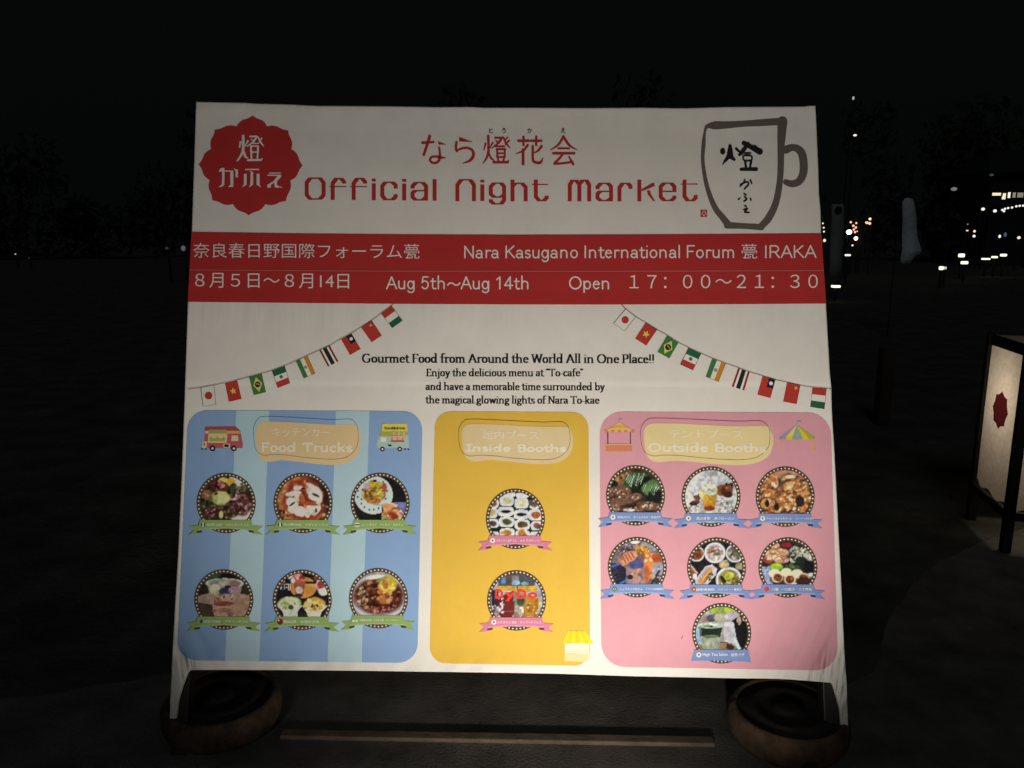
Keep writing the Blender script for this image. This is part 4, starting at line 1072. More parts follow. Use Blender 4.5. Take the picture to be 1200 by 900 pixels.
def pic_drinks(P):
    P.e(450, 220, 260, 90, (120, 115, 105)).p([(300, 180), (340, 180), (335, 260), (290, 260)], (120, 175, 215)).p([(405, 170), (480, 170), (480, 275), (405, 275)], (165, 150, 135)).e(450, 250, 42, 26, (150, 195, 225)).p([(500, 190), (630, 190), (630, 275), (500, 275)], (105, 112, 95)).e(540, 260, 42, 20, (170, 205, 205)).p([(350, 165), (395, 165), (395, 275), (355, 275)], (130, 105, 85))
    P.p([(250, 280), (450, 285), (450, 340), (250, 330)], (238, 180, 60)).p([(470, 285), (670, 285), (670, 345), (470, 350)], (240, 185, 65))
    P.p([(180, 330), (260, 330), (270, 500), (190, 510)], (75, 62, 70)).p([(430, 340), (580, 380), (560, 640), (420, 640)], (170, 150, 110)).e(495, 440, 40, 50, (80, 105, 60)).sc(20, 495, 540, 60, 60, 9, 18, [(225, 200, 160), (190, 140, 105), (235, 220, 190)])
    P.p([(270, 400), (420, 330), (430, 560), (400, 620), (300, 620), (250, 570)], (165, 62, 50)).p([(270, 420), (325, 410), (305, 590), (252, 570)], (140, 45, 40)).line(320, 553, 420, 553, 4, (215, 130, 110)).sc(14, 300, 490, 16, 80, 7, 12, [(235, 215, 205)])
    P.p([(560, 390), (700, 420), (670, 620), (520, 600)], (222, 150, 45)).p([(650, 420), (700, 425), (670, 620), (630, 610)], (205, 130, 35)).sc(16, 610, 520, 50, 80, 7, 13, [(240, 195, 95), (190, 115, 35)]).line(690, 420, 690, 520, 8, (235, 210, 70))
    P.sc(26, 225, 545, 45, 60, 9, 18, [(235, 215, 195), (200, 165, 140), (120, 80, 90)]).sc(10, 690, 570, 20, 40, 7, 14, [(225, 190, 150)]).e(690, 250, 40, 50, (215, 210, 225)).e(220, 250, 40, 40, (190, 205, 205))

def pic_mochi(P):
    P.e(330, 230, 110, 90, (150, 100, 55), -40).sc(24, 320, 210, 90, 70, 8, 18, [(185, 130, 75), (120, 75, 40), (200, 150, 95)]).e(220, 290, 40, 40, (52, 48, 32))
    P.e(450, 260, 135, 95, (78, 112, 52), -22).e(540, 310, 120, 90, (38, 42, 36), -25).e(430, 340, 60, 40, (45, 55, 35))
    for k in range(13): P.line(380 + k * 13, 180 + (k % 4) * 16, 345 + k * 13, 250 + (k % 5) * 18, 4, random.choice([(185, 200, 160), (120, 160, 85), (215, 220, 195)]))
    P.e(620, 330, 110, 85, (95, 132, 66), -22).e(650, 420, 95, 75, (45, 48, 42), -20)
    for k in range(12): P.line(540 + k * 14, 280 + (k % 4) * 14, 520 + k * 13, 350 + (k % 5) * 15, 4, random.choice([(190, 205, 165), (130, 170, 95), (215, 222, 195)]))
    for q in ((200, 370, 60, 45, -30), (310, 365, 95, 60, 5), (330, 460, 170, 48, -12), (590, 520, 130, 45, 8), (230, 540, 60, 45, 0), (420, 560, 120, 30, 0), (430, 430, 90, 42, -15)):
        P.e(*q[:4], (146, 104, 72), q[4]).sc(16, q[0], q[1], q[2] * .85, q[3] * .8, 5, 10, [(195, 155, 115), (110, 70, 45), (225, 195, 160)], 1.3)
    P.e(380, 565, 60, 14, (225, 220, 205)).sc(10, 430, 520, 120, 20, 6, 12, [(55, 40, 28)]).sc(12, 560, 520, 70, 12, 5, 8, [(230, 205, 165)])

def pic_frozen(P):
    P.a = P.a * (1.04 - .16 * ((P.X - 130) / 620))[..., None]
    P.sc(120, 570, 520, 120, 80, 6, 13, [(215, 208, 190), (165, 155, 135), (232, 228, 215), (140, 128, 108)]).sc(40, 250, 550, 90, 35, 6, 11, [(210, 195, 165), (170, 150, 120), (228, 220, 200)])
    P.e(545, 350, 62, 58, (158, 88, 48)).e(605, 345, 58, 62, (140, 72, 42)).e(610, 400, 48, 32, (90, 48, 34)).e(640, 310, 30, 40, (170, 90, 55), 20).p([(568, 285), (600, 278), (640, 300), (600, 305)], (70, 45, 35)).p([(640, 285), (665, 270), (660, 340), (645, 335)], (80, 50, 38)).e(600, 330, 12, 9, (225, 150, 80)).e(560, 365, 20, 40, (110, 55, 35))
    P.e(258, 485, 55, 26, (120, 84, 54), -10).e(285, 435, 34, 26, (135, 92, 60), 20).p([(235, 405), (262, 425), (250, 435)], (90, 60, 45)).p([(290, 400), (305, 390), (308, 425)], (90, 60, 45)).e(245, 500, 45, 18, (75, 55, 35)).line(225, 520, 215, 535, 6, (60, 45, 35)).line(280, 500, 275, 530, 5, (70, 50, 35))
    P.p([(318, 340), (500, 340), (470, 565), (362, 565)], (206, 160, 60)).e(410, 345, 90, 65, (206, 208, 160)).sc(20, 410, 340, 70, 45, 9, 18, [(222, 222, 185), (190, 195, 140)]).e(345, 390, 25, 50, (215, 205, 110)).e(412, 490, 62, 55, (222, 150, 42)).e(412, 545, 55, 26, (160, 72, 30)).e(370, 440, 28, 30, (225, 185, 70)).line(432, 150, 440, 310, 6, (205, 165, 135))

def pic_karaage(P):
    P.e(440, 215, 60, 40, (112, 142, 92), -30).e(380, 270, 30, 45, (95, 115, 125)).e(565, 240, 28, 40, (70, 75, 62)).e(610, 250, 60, 50, (190, 120, 90))
    for q in ((275, 270, 95, 85), (230, 350, 80, 60), (300, 420, 120, 75), (470, 250, 70, 60), (520, 330, 120, 80), (620, 330, 100, 70), (640, 430, 90, 80), (400, 470, 140, 90), (250, 510, 90, 70), (430, 540, 90, 50), (520, 470, 60, 80), (330, 560, 100, 40), (590, 540, 90, 60)):
        P.e(q[0], q[1], q[2] * 1.06, q[3] * 1.08, (78, 50, 32), 0, .2).e(q[0] - 3, q[1] - 7, q[2] * .95, q[3] * .92, (192, 128, 68), 0, .2, .22)
        P.sc(16, q[0], q[1] - 10, q[2] * .8, q[3] * .75, 8, 18, [(222, 168, 102), (170, 98, 48), (235, 190, 130), (150, 84, 42), (205, 140, 70)])
    P.e(590, 470, 45, 60, (62, 46, 38)).e(340, 530, 30, 40, (55, 42, 30)).e(240, 495, 24, 40, (60, 42, 28)).e(480, 215, 55, 18, (222, 205, 140)).sc(8, 530, 560, 60, 20, 8, 14, [(235, 205, 160), (70, 50, 40)])

def pic_barbecue(P):
    P.e(330, 200, 150, 80, (128, 105, 100)).sc(60, 330, 200, 140, 75, 7, 15, [(160, 135, 130), (95, 75, 75), (185, 165, 160), (110, 70, 60)]).e(420, 135, 50, 22, (225, 220, 220)).e(570, 180, 90, 50, (190, 182, 165), 15).e(590, 215, 35, 22, (140, 150, 170))
    P.e(500, 225, 80, 50, (228, 150, 45), 25).sc(26, 500, 225, 75, 45, 7, 14, [(240, 180, 60), (215, 120, 35), (245, 205, 110)])
    P.e(345, 310, 120, 60, (222, 150, 100), -28)
    for k in range(7): P.line(285 + k * 32, 260 - k * 10 + 15, 325 + k * 30, 355 - k * 18, 8, random.choice([(190, 90, 50), (235, 185, 140), (170, 75, 45)]))
    P.e(605, 340, 100, 80, (222, 115, 50), -20).sc(30, 605, 340, 95, 75, 10, 22, [(238, 150, 75), (200, 85, 35), (235, 175, 110)]).e(680, 310, 25, 60, (205, 90, 45), 20).e(590, 400, 50, 60, (235, 140, 70)).e(540, 480, 40, 90, (225, 110, 45)).p([(520, 420), (560, 400), (560, 570), (515, 570)], (222, 110, 40))
    P.p([(150, 350), (270, 370), (330, 420), (320, 600), (150, 600)], (58, 58, 72)).line(180, 395, 260, 365, 16, (90, 120, 190)).sc(24, 240, 470, 60, 60, 6, 12, [(75, 70, 95), (45, 45, 60), (95, 85, 90)]).line(270, 570, 370, 520, 14, (95, 125, 195))
    P.p([(330, 400), (400, 340), (520, 340), (530, 580), (340, 580)], (178, 140, 130)).e(440, 375, 85, 48, (105, 100, 150)).e(435, 500, 45, 80, (205, 145, 105)).sc(12, 430, 490, 70, 70, 10, 22, [(195, 165, 155), (215, 150, 105), (165, 130, 135)]).e(370, 505, 30, 25, (60, 52, 55))
    P.e(670, 440, 70, 100, (178, 168, 155)).line(680, 440, 600, 570, 12, (62, 55, 65)).line(600, 480, 720, 500, 8, (75, 65, 70)).e(605, 500, 30, 30, (215, 175, 130)).e(650, 540, 30, 30, (95, 75, 60)).e(690, 420, 40, 12, (185, 195, 215))

def pic_bowls(P):
    P.e(450, 105, 110, 22, (140, 165, 165))
    for x, y, r, cols, base in ((235, 262, 82, [(165, 85, 50), (190, 115, 70), (120, 70, 45)], (150, 85, 55)), (428, 250, 112, [(205, 170, 155), (225, 205, 190), (180, 100, 80), (150, 150, 100), (215, 180, 150)], (200, 175, 155)), (640, 255, 98, [(150, 140, 110), (95, 80, 70), (185, 165, 140), (80, 100, 70)], (120, 100, 85)), (575, 535, 138, [(150, 145, 60), (105, 85, 45), (185, 175, 90), (120, 100, 60)], (140, 120, 65))):
        P.e(x, y, r, r * .98, (222, 222, 218), 0, .01, .02, .03).e(x, y, r * .80, r * .78, base, 0, .04)
        P.sc(36, x, y, r * .7, r * .66, 7, 15, cols)
    P.e(560, 490, 65, 42, (192, 190, 60)).sc(10, 560, 485, 55, 34, 7, 14, [(215, 210, 90), (165, 165, 50)]).e(515, 530, 18, 44, (62, 42, 35), -30).e(655, 270, 40, 20, (105, 130, 85), 20).e(450, 262, 40, 20, (105, 130, 80)).e(390, 240, 50, 12, (190, 95, 70), -15)
    P.e(528, 372, 54, 46, (185, 168, 125)).e(525, 375, 38, 30, (205, 170, 110)).e(700, 390, 55, 40, (175, 160, 115)).e(545, 340, 18, 22, (150, 160, 120))
    P.p([(215, 540), (330, 390), (400, 375), (450, 420), (440, 480), (340, 600), (220, 600)], (205, 190, 178)).p([(240, 545), (350, 400), (400, 405), (300, 590)], (190, 165, 145)).p([(255, 560), (370, 410), (402, 430), (305, 585)], (222, 142, 62)).line(280, 560, 372, 435, 8, (238, 175, 95)).line(320, 560, 395, 455, 7, (110, 95, 55)).sc(8, 380, 500, 25, 40, 6, 12, [(90, 90, 60), (150, 140, 90)])
    P.p([(150, 370), (190, 390), (250, 460), (200, 540), (160, 500)], (178, 100, 62)).line(170, 380, 240, 465, 8, (225, 200, 185)).e(215, 500, 24, 30, (225, 215, 210))

def pic_dumplings(P):
    P.e(420, 165, 60, 26, (150, 40, 50)).e(220, 320, 60, 42, (175, 62, 48), 30).e(390, 330, 60, 30, (205, 150, 130), -10)
    for x, y in ((225, 255), (290, 230), (350, 240), (250, 300), (310, 300), (370, 290), (300, 180), (400, 250), (340, 330)):
        P.e(x, y, 52, 40, (150, 100, 62)).e(x - 4, y - 6, 44, 32, (212, 165, 115), 0, .15, .1).sc(7, x, y - 4, 36, 24, 6, 11, [(225, 185, 140), (180, 125, 80)])
    for x, y in ((500, 220), (530, 280), (500, 310), (570, 230), (650, 260), (680, 290), (620, 220)):
        P.e(x, y, 52, 44, (188, 180, 148), 0, .25).sc(9, x, y, 42, 36, 6, 12, [(215, 208, 180), (85, 95, 65), (130, 130, 95), (55, 62, 42)])
    P.e(630, 400, 130, 70, (42, 38, 38)).e(560, 360, 50, 70, (50, 60, 42)).e(305, 395, 70, 38, (150, 188, 50), 0, .1).sc(14, 480, 400, 90, 28, 10, 18, [(72, 105, 50), (50, 78, 38), (95, 130, 65)])
    P.p([(120, 400), (240, 390), (280, 600), (150, 600)], (150, 160, 175)).sc(14, 200, 480, 50, 80, 8, 16, [(185, 192, 205), (120, 125, 140)]).e(680, 500, 45, 40, (190, 195, 200), 20)
    P.e(470, 530, 230, 70, (85, 62, 45))
    for x, y in ((295, 465), (415, 455), (530, 470)): P.e(x, y, 62, 48, (222, 208, 152), 0, .06, .05)
    for x, y in ((325, 510), (455, 530), (600, 515)): P.e(x, y, 60, 52, (215, 185, 128)).e(x, y + 2, 46, 40, (135, 70, 40)).sc(9, x, y, 34, 30, 6, 12, [(165, 92, 55), (105, 50, 32)])
    P.e(600, 540, 60, 40, (82, 48, 36)).e(500, 575, 30, 14, (225, 205, 160)).sc(30, 560, 130, 130, 25, 8, 15, [(70, 58, 52), (50, 42, 40), (95, 80, 70)])

def pic_matcha(P):
    P.e(285, 240, 85, 80, (190, 160, 130)).e(320, 220, 40, 30, (215, 205, 180)).e(380, 175, 55, 42, (170, 195, 60)).e(455, 180, 38, 52, (150, 168, 85)).e(540, 170, 60, 40, (178, 200, 45), 15).e(345, 265, 50, 40, (105, 100, 110)).e(435, 262, 60, 42, (205, 195, 150)).e(560, 240, 85, 48, (192, 178, 168))
    P.p([(560, 290), (650, 230), (760, 280), (760, 620), (640, 600), (590, 480)], (46, 40, 38)).p([(480, 300), (580, 300), (610, 470), (640, 560), (560, 540), (480, 500)], (205, 198, 182)).p([(640, 215), (665, 300), (645, 345), (610, 290)], (205, 165, 130)).p([(560, 500), (600, 470), (660, 580), (640, 600)], (200, 210, 215)).e(690, 270, 16, 30, (205, 195, 165), -20)
    P.p([(170, 340), (260, 330), (260, 560), (190, 560)], (165, 185, 195)).p([(200, 545), (560, 520), (640, 640), (180, 640)], (178, 140, 85)).p([(510, 525), (600, 560), (560, 610), (500, 580)], (85, 60, 45)).line(440, 520, 520, 520, 5, (75, 62, 50))
    P.p([(205, 350), (465, 350), (430, 600), (265, 600)], (168, 172, 132)).p([(215, 362), (462, 362), (440, 468), (245, 455)], (50, 66, 46)).e(340, 455, 95, 18, (120, 135, 92)).e(335, 340, 130, 32, (195, 205, 165), 0, .03).e(300, 345, 40, 12, (120, 150, 80)).e(370, 335, 45, 10, (225, 228, 205)).e(345, 350, 25, 9, (75, 95, 60)).e(350, 530, 55, 45, (185, 185, 150)).ring(350, 530, 40, 34, .1, (150, 150, 115)).e(232, 400, 12, 60, (120, 135, 120))


def food_picture(fn, cx, cy, zx, zy, white, bg, parent, rx=34.6, ry=35.4, label=None, seed=1):
    P = Paint(zx, zy, seed, bg)
    random.seed(seed)
    fn(P)
    img = P.a.copy()
    w = np.array([lin(c) for c in white])
    img = np.clip(img, 0, 255) / 255.0
    al = np.where(img <= .04045, img / 12.92, ((img + .055) / 1.055) ** 2.4) / w * .67
    lum = np.clip((al * np.array([.3, .6, .1])).sum(-1, keepdims=True), .02, 1)
    al = np.clip(al * 1.08 * lum ** .30, .006, .78)
    # sheet of dots inside the ring
    ri = .93
    idx = -np.ones((NP, NP), int); co, colr = [], []
    t = (np.arange(NP) + .5) / NP * 2 - 1
    y = -(0.0006 + 3 * .0004)
    for j in range(NP):
        for i in range(NP):
            if math.hypot(t[i], t[j]) < ri + .02:
                idx[j, i] = len(co)
                u, v = art(cx + t[i] * rx * 1.013, cy + t[j] * ry * 1.011)
                co.append((u, y, v)); colr.append((*al[j, i], 1))
    fs = [(idx[j + 1, i], idx[j + 1, i + 1], idx[j, i + 1], idx[j, i]) for j in range(NP - 1) for i in range(NP - 1) if min(idx[j, i], idx[j, i + 1], idx[j + 1, i], idx[j + 1, i + 1]) >= 0]
    a = Art("food_picture", 4)
    a.ring(cx, cy, rx, ry, 4.3, 'ring', 0)
    for k in range(46):
        th = 2 * math.pi * (k + .5) / 46
        a.ell(cx + (rx - 2.25) * math.cos(th), cy + (ry - 2.25) * math.sin(th), .98, .98, 'dot', 1, 8)
    nb = len(co)
    me = bpy.data.meshes.new("food_picture")
    me.from_pydata(co + a.v, [], [tuple(map(int, f)) for f in fs] + [tuple(i + nb for i in f) for f in a.f])
    me.materials.append(print_mat('photo_dots', None))
    for k in a.mats: me.materials.append(print_mat(k, INK[k]))
    me.polygons.foreach_set("material_index", [0] * len(fs) + [m + 1 for m in a.m])
    ca = me.color_attributes.new("ink", 'FLOAT_COLOR', 'POINT')
    ca.data.foreach_set("color", np.array(colr + [(.5, .5, .5, 1)] * len(a.v), dtype=np.float32).ravel())
    me.update()
    o = link(bpy.data.objects.new("food_picture", me), parent)
    if label: o["label"] = label
    return o


def ribbon(cx, cy, kind, parent, text, badge, tails=True, tx=None):
    r_, l_, d_ = kind + '_r', kind + '_l', kind + '_d'
    a = Art("caption_ribbon", 6)
    O = lambda pts: [(cx + x, cy + y) for x, y in pts]
    if tails:
        a.poly(O([(-43.6, 27.2), (-31, 25.6), (-31, 35.6), (-43.8, 37.2), (-37.6, 31.8)]), r_, 0)
        a.poly(O([(43.4, 27.2), (31, 26.2), (31, 35.8), (43.4, 37.2), (36.8, 32.0)]), r_, 0)
        a.poly(O([(-34, 32.2), (-27.6, 32.2), (-28.6, 34.4), (-34.4, 35)]), d_, 1)
        a.poly(O([(25.6, 32.2), (32, 32.2), (32.6, 34.6), (27.4, 34.4)]), d_, 1)
        a.poly(O([(-30.4, 19.7), (29.8, 19.9), (32.4, 31.9), (25.4, 31.4), (0, 29.6), (-27.2, 31.4), (-33.9, 32.4)]), r_, 2)
        a.poly(O([(-33.4, 30.4), (-27.2, 29.5), (0, 28.2), (25.4, 29.5), (32.0, 30.2), (32.4, 32.0), (25.4, 31.5), (0, 29.7), (-27.2, 31.5), (-33.9, 32.5)]), l_, 3)
    else:
        a.poly(O([(-31.9, 19.2), (31, 19.2), (34, 33.6), (0, 31.6), (-36, 32.2)]), r_, 2)
    yb = 25.3 if tails else 24.9
    bx = -26.6 if tails else -27.0
    if badge == 'jp': a.ell(cx + bx, cy + yb, 2.9, 2.9, 'white', 4, 18); a.ell(cx + bx, cy + yb, 1.15, 1.15, 'deep_red', 5, 12)
    elif badge == 'mx': a.ell(cx + bx, cy + yb, 2.3, 3.0, 'f_black', 4, 16); a.poly(O([(bx - .9, yb - 2.6), (bx + .9, yb - 2.6), (bx + .9, yb + 2.6), (bx - .9, yb + 2.6)]), 'white', 5)
    elif badge == 'it': a.ell(cx + bx, cy + yb, 2.6, 3.0, 'f_dgreen', 4, 16); a.poly(O([(bx - .9, yb - 2.8), (bx + .9, yb - 2.8), (bx + .9, yb + 2.8), (bx - .9, yb + 2.8)]), 'white', 5)
    elif badge == 'th':
        for k, ink in enumerate(('white', 'f_black', 'white')): a.poly(O([(bx - 3, yb - 2.1 + k * 1.5), (bx + 2.4, yb - 2.1 + k * 1.5), (bx + 2.4, yb - .6 + k * 1.5), (bx - 3, yb - .6 + k * 1.5)]), ink, 4)
    elif badge == 'br': a.ell(cx + bx, cy + yb, 2.9, 2.7, 'f_green', 4, 16); a.poly(O([(bx - 2.2, yb), (bx, yb - 1.6), (bx + 2.2, yb), (bx, yb + 1.6)]), 'f_yellow', 5); a.ell(cx + bx, cy + yb, .8, .9, 'f_black', 6, 10)
    elif badge == 'vn': a.ell(cx + bx, cy + yb, 2.9, 2.9, 'f_red', 4, 18); a.ell(cx + bx, cy + yb, 1.2, 1.2, 'f_yellow', 5, 10)
    elif badge == 'red': a.ell(cx + bx + 1.6, cy + yb, 2.8, 2.8, 'dydo', 4, 18)
    elif badge == 'tw': a.ell(cx + bx + .8, cy + yb, 3.6, 3.6, 'deep_red', 4, 18); a.ell(cx + bx - .8, cy + yb - 1.6, 1.0, .9, 'white', 5, 10)
    elif badge == 'two': a.ell(cx + bx - 2.4, cy + yb + 1, 1.4, 1.3, 'white', 4, 12); a.ell(cx + bx + 1.2, cy + yb + 1, 1.4, 1.3, 'white', 4, 12)
    elif badge == 'dim': a.ell(cx + bx + .8, cy + yb, 1.8, 2.0, 'green_d', 4, 14)
    for body, x0, x1, hh in text:
        a.text(body, cx + x0, cx + x1, cy + yb - hh, cy + yb + hh, 'white', 4, 0, .012)
    return a.build(parent)


PICS = [
    (pic_tacos, 265.4, 589.5, 454, 448, (176, 168, 146), (62, 55, 34), blue, 'green', 'mx', [("GUSTO LABO", -22.5, -4, 1.5), ("メキシカンタコス", -.5, 26.5, 1.5)], "tacos with lime and meat"),
    (pic_pizza, 355.4, 589.4, 453, 445, (196, 187, 162), (60, 44, 36), blue, 'green', 'it', [("PizzaMonsity", -22.5, -1.5, 1.8), ("ナポリピッツァ", 2.5, 29, 1.6)], "tomato pizza with white cheese"),
    (pic_noodles, 445.6, 589.4, 455, 445, (208, 199, 174), (46, 43, 43), blue, 'green', 'th', [("ムーンタロイ", -22, -4, 1.4), ("パッタイ・カオサン", -.5, 27, 1.4)], "fried noodles on a pale plate"),
    (pic_bowl_cup, 262.7, 702.6, 474, 428, (168, 160, 140), (44, 46, 38), blue, 'green', 'dim', [("GREEN TABLE", -24.5, -4, 1.5), ("アサイーボウル", 1.5, 29, 1.6)], "fruit bowl in a clear cup"),
    (pic_shaved_ice, 354.5, 702.9, 445, 431, (192, 184, 160), (44, 40, 38), blue, 'green', 'tw', [("BINGER", -21.5, -6.5, 1.7), ("台湾かき氷", -2, 20.5, 1.7)], "shaved ice cups and a fruit drink"),
    (pic_curry, 443.7, 701, 438, 414, (216, 206, 180), (182, 168, 148), blue, 'green', 'two', [("中華風肉料理・こぶた食堂", -22, 6, 1.3), ("キーマカレー", 9, 26, 1.2)], "dark curry with yellow rice"),
    (pic_onigiri, 604, 608, 441, 386, (226, 213, 182), (48, 44, 46), yel, 'pink', 'jp', [("スタジオ食酒屋さん", -22.5, 1.5, 1.5), ("おむすびサンド", 5.5, 28, 1.4)], "rows of rice sandwiches"),
    (pic_drinks, 605.4, 703.5, 454, 436, (244, 232, 196), (205, 200, 185), yel, 'pink', 'jp', [("えすぎもと酒店", -22.5, 0, 1.5), ("ダイドードリンコ", 4, 28.5, 1.5)], "drink cartons with red brand lettering"),
    (pic_mochi, 744.6, 580.6, 446, 410, (218, 206, 176), (92, 66, 44), pink, 'blue', 'jp', [("中西もちだん", -21, -6, 1.5), ("柿くるみもち・焼団子屋", -2.5, 29.5, 1.5)], "brown sweets and green rice cakes"),
    (pic_frozen, 833, 582, 431, 422, (212, 201, 172), (208, 206, 190), pink, 'blue', 'jp', [("黒川本家", -17.5, -1.2, 1.8), ("葛フローズン", 3.5, 27, 1.8)], "iced drink between two small animals"),
    (pic_karaage, 919.8, 582.1, 430, 424, (190, 181, 154), (182, 118, 84), pink, 'blue', 'jp', [("チキンバルからあげーる", -22, 7, 1.4), ("フレーバーから揚げ", 11, 33.5, 1.3)], "heap of fried chicken"),
    (pic_barbecue, 746.6, 664.6, 446, 401, (228, 215, 184), (135, 118, 108), pink, 'blue', 'br', [("シュラスコの肉さん", -20.5, 6, 1.6), ("ブラジル料理BBQ", 9.5, 30.5, 1.5)], "grilled meat skewers"),
    (pic_bowls, 839.4, 665.2, 444, 407, (218, 207, 178), (56, 49, 46), pink, 'blue', 'vn', [("BANH MI MAIA", -24, -2.5, 1.5), ("バインミー・春巻き", 1.5, 29, 1.5)], "white bowls and a filled baguette"),
    (pic_dumplings, 923, 665, 432, 404, (196, 186, 160), (58, 50, 46), pink, 'blue', 'red', [("八福", -19, -11.5, 1.8), ("一口餃子・二丁焼売", -7.5, 27.5, 1.7)], "dumplings with green leaves"),
    (pic_matcha, 845.5, 742, 455, 422, (222, 210, 180), (172, 162, 142), pink, 'blue', 'jp', [("High Tea Salon", -22.5, 6.5, 2.3), ("緑茶ラテ", 10.5, 26.5, 2.1)], "green tea latte in a clear cup"),
]
for k, (fn, cx, cy, zx, zy, wh, bg, par, rk, bad, tx, lab) in enumerate(PICS):
    fp = food_picture(fn, cx, cy, zx, zy, wh, bg, par, label="round picture of " + lab, seed=11 + k)
    if fn is pic_drinks:
        # red brand letters printed across the picture
        a = Art("brand_lettering", 5)
        for ch, x0, x1, y0, y1 in (("D", 226, 312, 318, 420), ("y", 330, 440, 350, 446), ("D", 458, 560, 320, 420), ("o", 572, 676, 352, 414)):
            a.text(ch, 555 + x0 / 9, 555 + x1 / 9, 655 + y0 / 9, 655 + y1 / 9, 'dydo', 0, 0, .05)
        v0, f0, m0 = a.v, a.f, a.m
        me = fp.data
        bm = bmesh.new(); bm.from_mesh(me)
        me.materials.append(print_mat('dydo', INK['dydo'])); mi = len(me.materials) - 1
        vs = [bm.verts.new(v) for v in v0]
        for f in f0:
            nf = bm.faces.new([vs[i] for i in f]); nf.material_index = mi
        bm.to_mesh(me); bm.free()
    ribbon(cx, cy, rk, par, tx, bad, tails=(fn is not pic_matcha))

# ------------------------------------------------------------------ things round the board's feet
RUST = mat("rusty_iron", (.072, .044, .027), .9, 0, noise=.85, nscale=14, bump=.006, bscale=38)
SHADETOP = mat("shaded_iron_top", (.012, .010, .009), .9, 0, noise=.5, nscale=18, bump=.002, bscale=60)  # iron of the unlit top, its shade put into a near-black colour


def weight(px, py, label, rz):
    p = on_ground(px, py)
    t = empty("round_weight", (p.x, p.y, 0), rz)
    tag(t, label, "weight", "round weights holding down the signboard")
    bm = bmesh.new()
    add_lathe(bm, [(.150, .0), (.168, .008), (.177, .025), (.180, .055), (.177, .08), (.168, .093), (.158, .097), (.152, .094), (.150, .088)], 64)
    bm_obj("body", bm, RUST, t, True)
    bm = bmesh.new()
    add_lathe(bm, [(.1495, .08), (.1495, .0895), (.12, .090), (.112, .097), (.098, .098), (.088, .090), (.04, .0895), (.036, .098), (.02, .099)], 48)
    bm_obj("top_plate", bm, SHADETOP, t, True)
    return t


weight(921, 862, "round rusty weight with a dark top behind the signboard's right leg", .3)
weight(262, 846, "round rusty weight with a dark top behind the signboard's left leg", 1.4)

WOOD = mat("weathered_wood", (.17, .13, .09), .85, 0, noise=.35, nscale=12, bump=.002, bscale=80)
pl0, pl1 = on_ground(330, 864), on_ground(836, 873)
bm = bmesh.new()
add_bar(bm, Vector((pl0.x, pl0.y, .011)), Vector((pl1.x, pl1.y, .011)), .036, .014, Vector((0, 1, 0)), .004)
tag(bm_obj("wooden_plank", bm, WOOD), "long thin weathered wooden plank lying on the ground under the signboard", "plank")
# floodlight standing in front of the board, below the frame
fl = empty("floodlight", (LAMP_POS.x, LAMP_POS.y, 0))
tag(fl, "small black floodlight on the ground aimed up at the signboard", "floodlight")
aim = (LAMP_AIM - LAMP_POS).normalized()
Mq = aim.to_track_quat('Y', 'Z').to_matrix()
c0 = Vector((0, 0, LAMP_POS.z)) - aim * .05
bm = bmesh.new(); add_box(bm, c0, (.2, .06, .14), Mq, .006); bm_obj("housing", bm, mat("lamp_black", (.02, .02, .02), .5), fl)
bm = bmesh.new(); add_box(bm, c0 + aim * .0325, (.17, .004, .11), Mq, .001); bm_obj("lens", bm, emit("lamp_lens", LAMP_COL, 6), fl)
bm = bmesh.new()
for sx in (-1, 1): add_bar(bm, (sx * .112, c0.y, c0.z - .1), (sx * .112, c0.y, c0.z), .012, .03)
add_box(bm, (0, c0.y, c0.z - .106), (.236, .05, .012), None, .002)
add_tube(bm, (0, c0.y, .01), (0, c0.y, c0.z - .1), .014)
for q in (0, 1, 2): add_bar(bm, (0, c0.y, .08), (.14 * math.cos(q * 2.094 + .5), c0.y + .14 * math.sin(q * 2.094 + .5), .008), .016, .01)
bm_obj("bracket", bm, TUBE, fl)
ld = bpy.data.lights.new("floodlight_beam", 'SPOT')
ld.energy = LAMP_W; ld.color = LAMP_COL; ld.spot_size = LAMP_CONE; ld.spot_blend = LAMP_BLEND; ld.shadow_soft_size = .035
lo = bpy.data.objects.new("floodlight_beam", ld)
link(lo, fl)
lo.location = Vector((0, 0, LAMP_POS.z)) + aim * .02
lo.rotation_euler = aim.to_track_quat('-Z', 'Y').to_euler()

# ------------------------------------------------------------------ the paper lantern on the right
LW = mat("dark_lantern_wood", (.007, .0055, .0045), .7, 0, noise=.3, nscale=25)


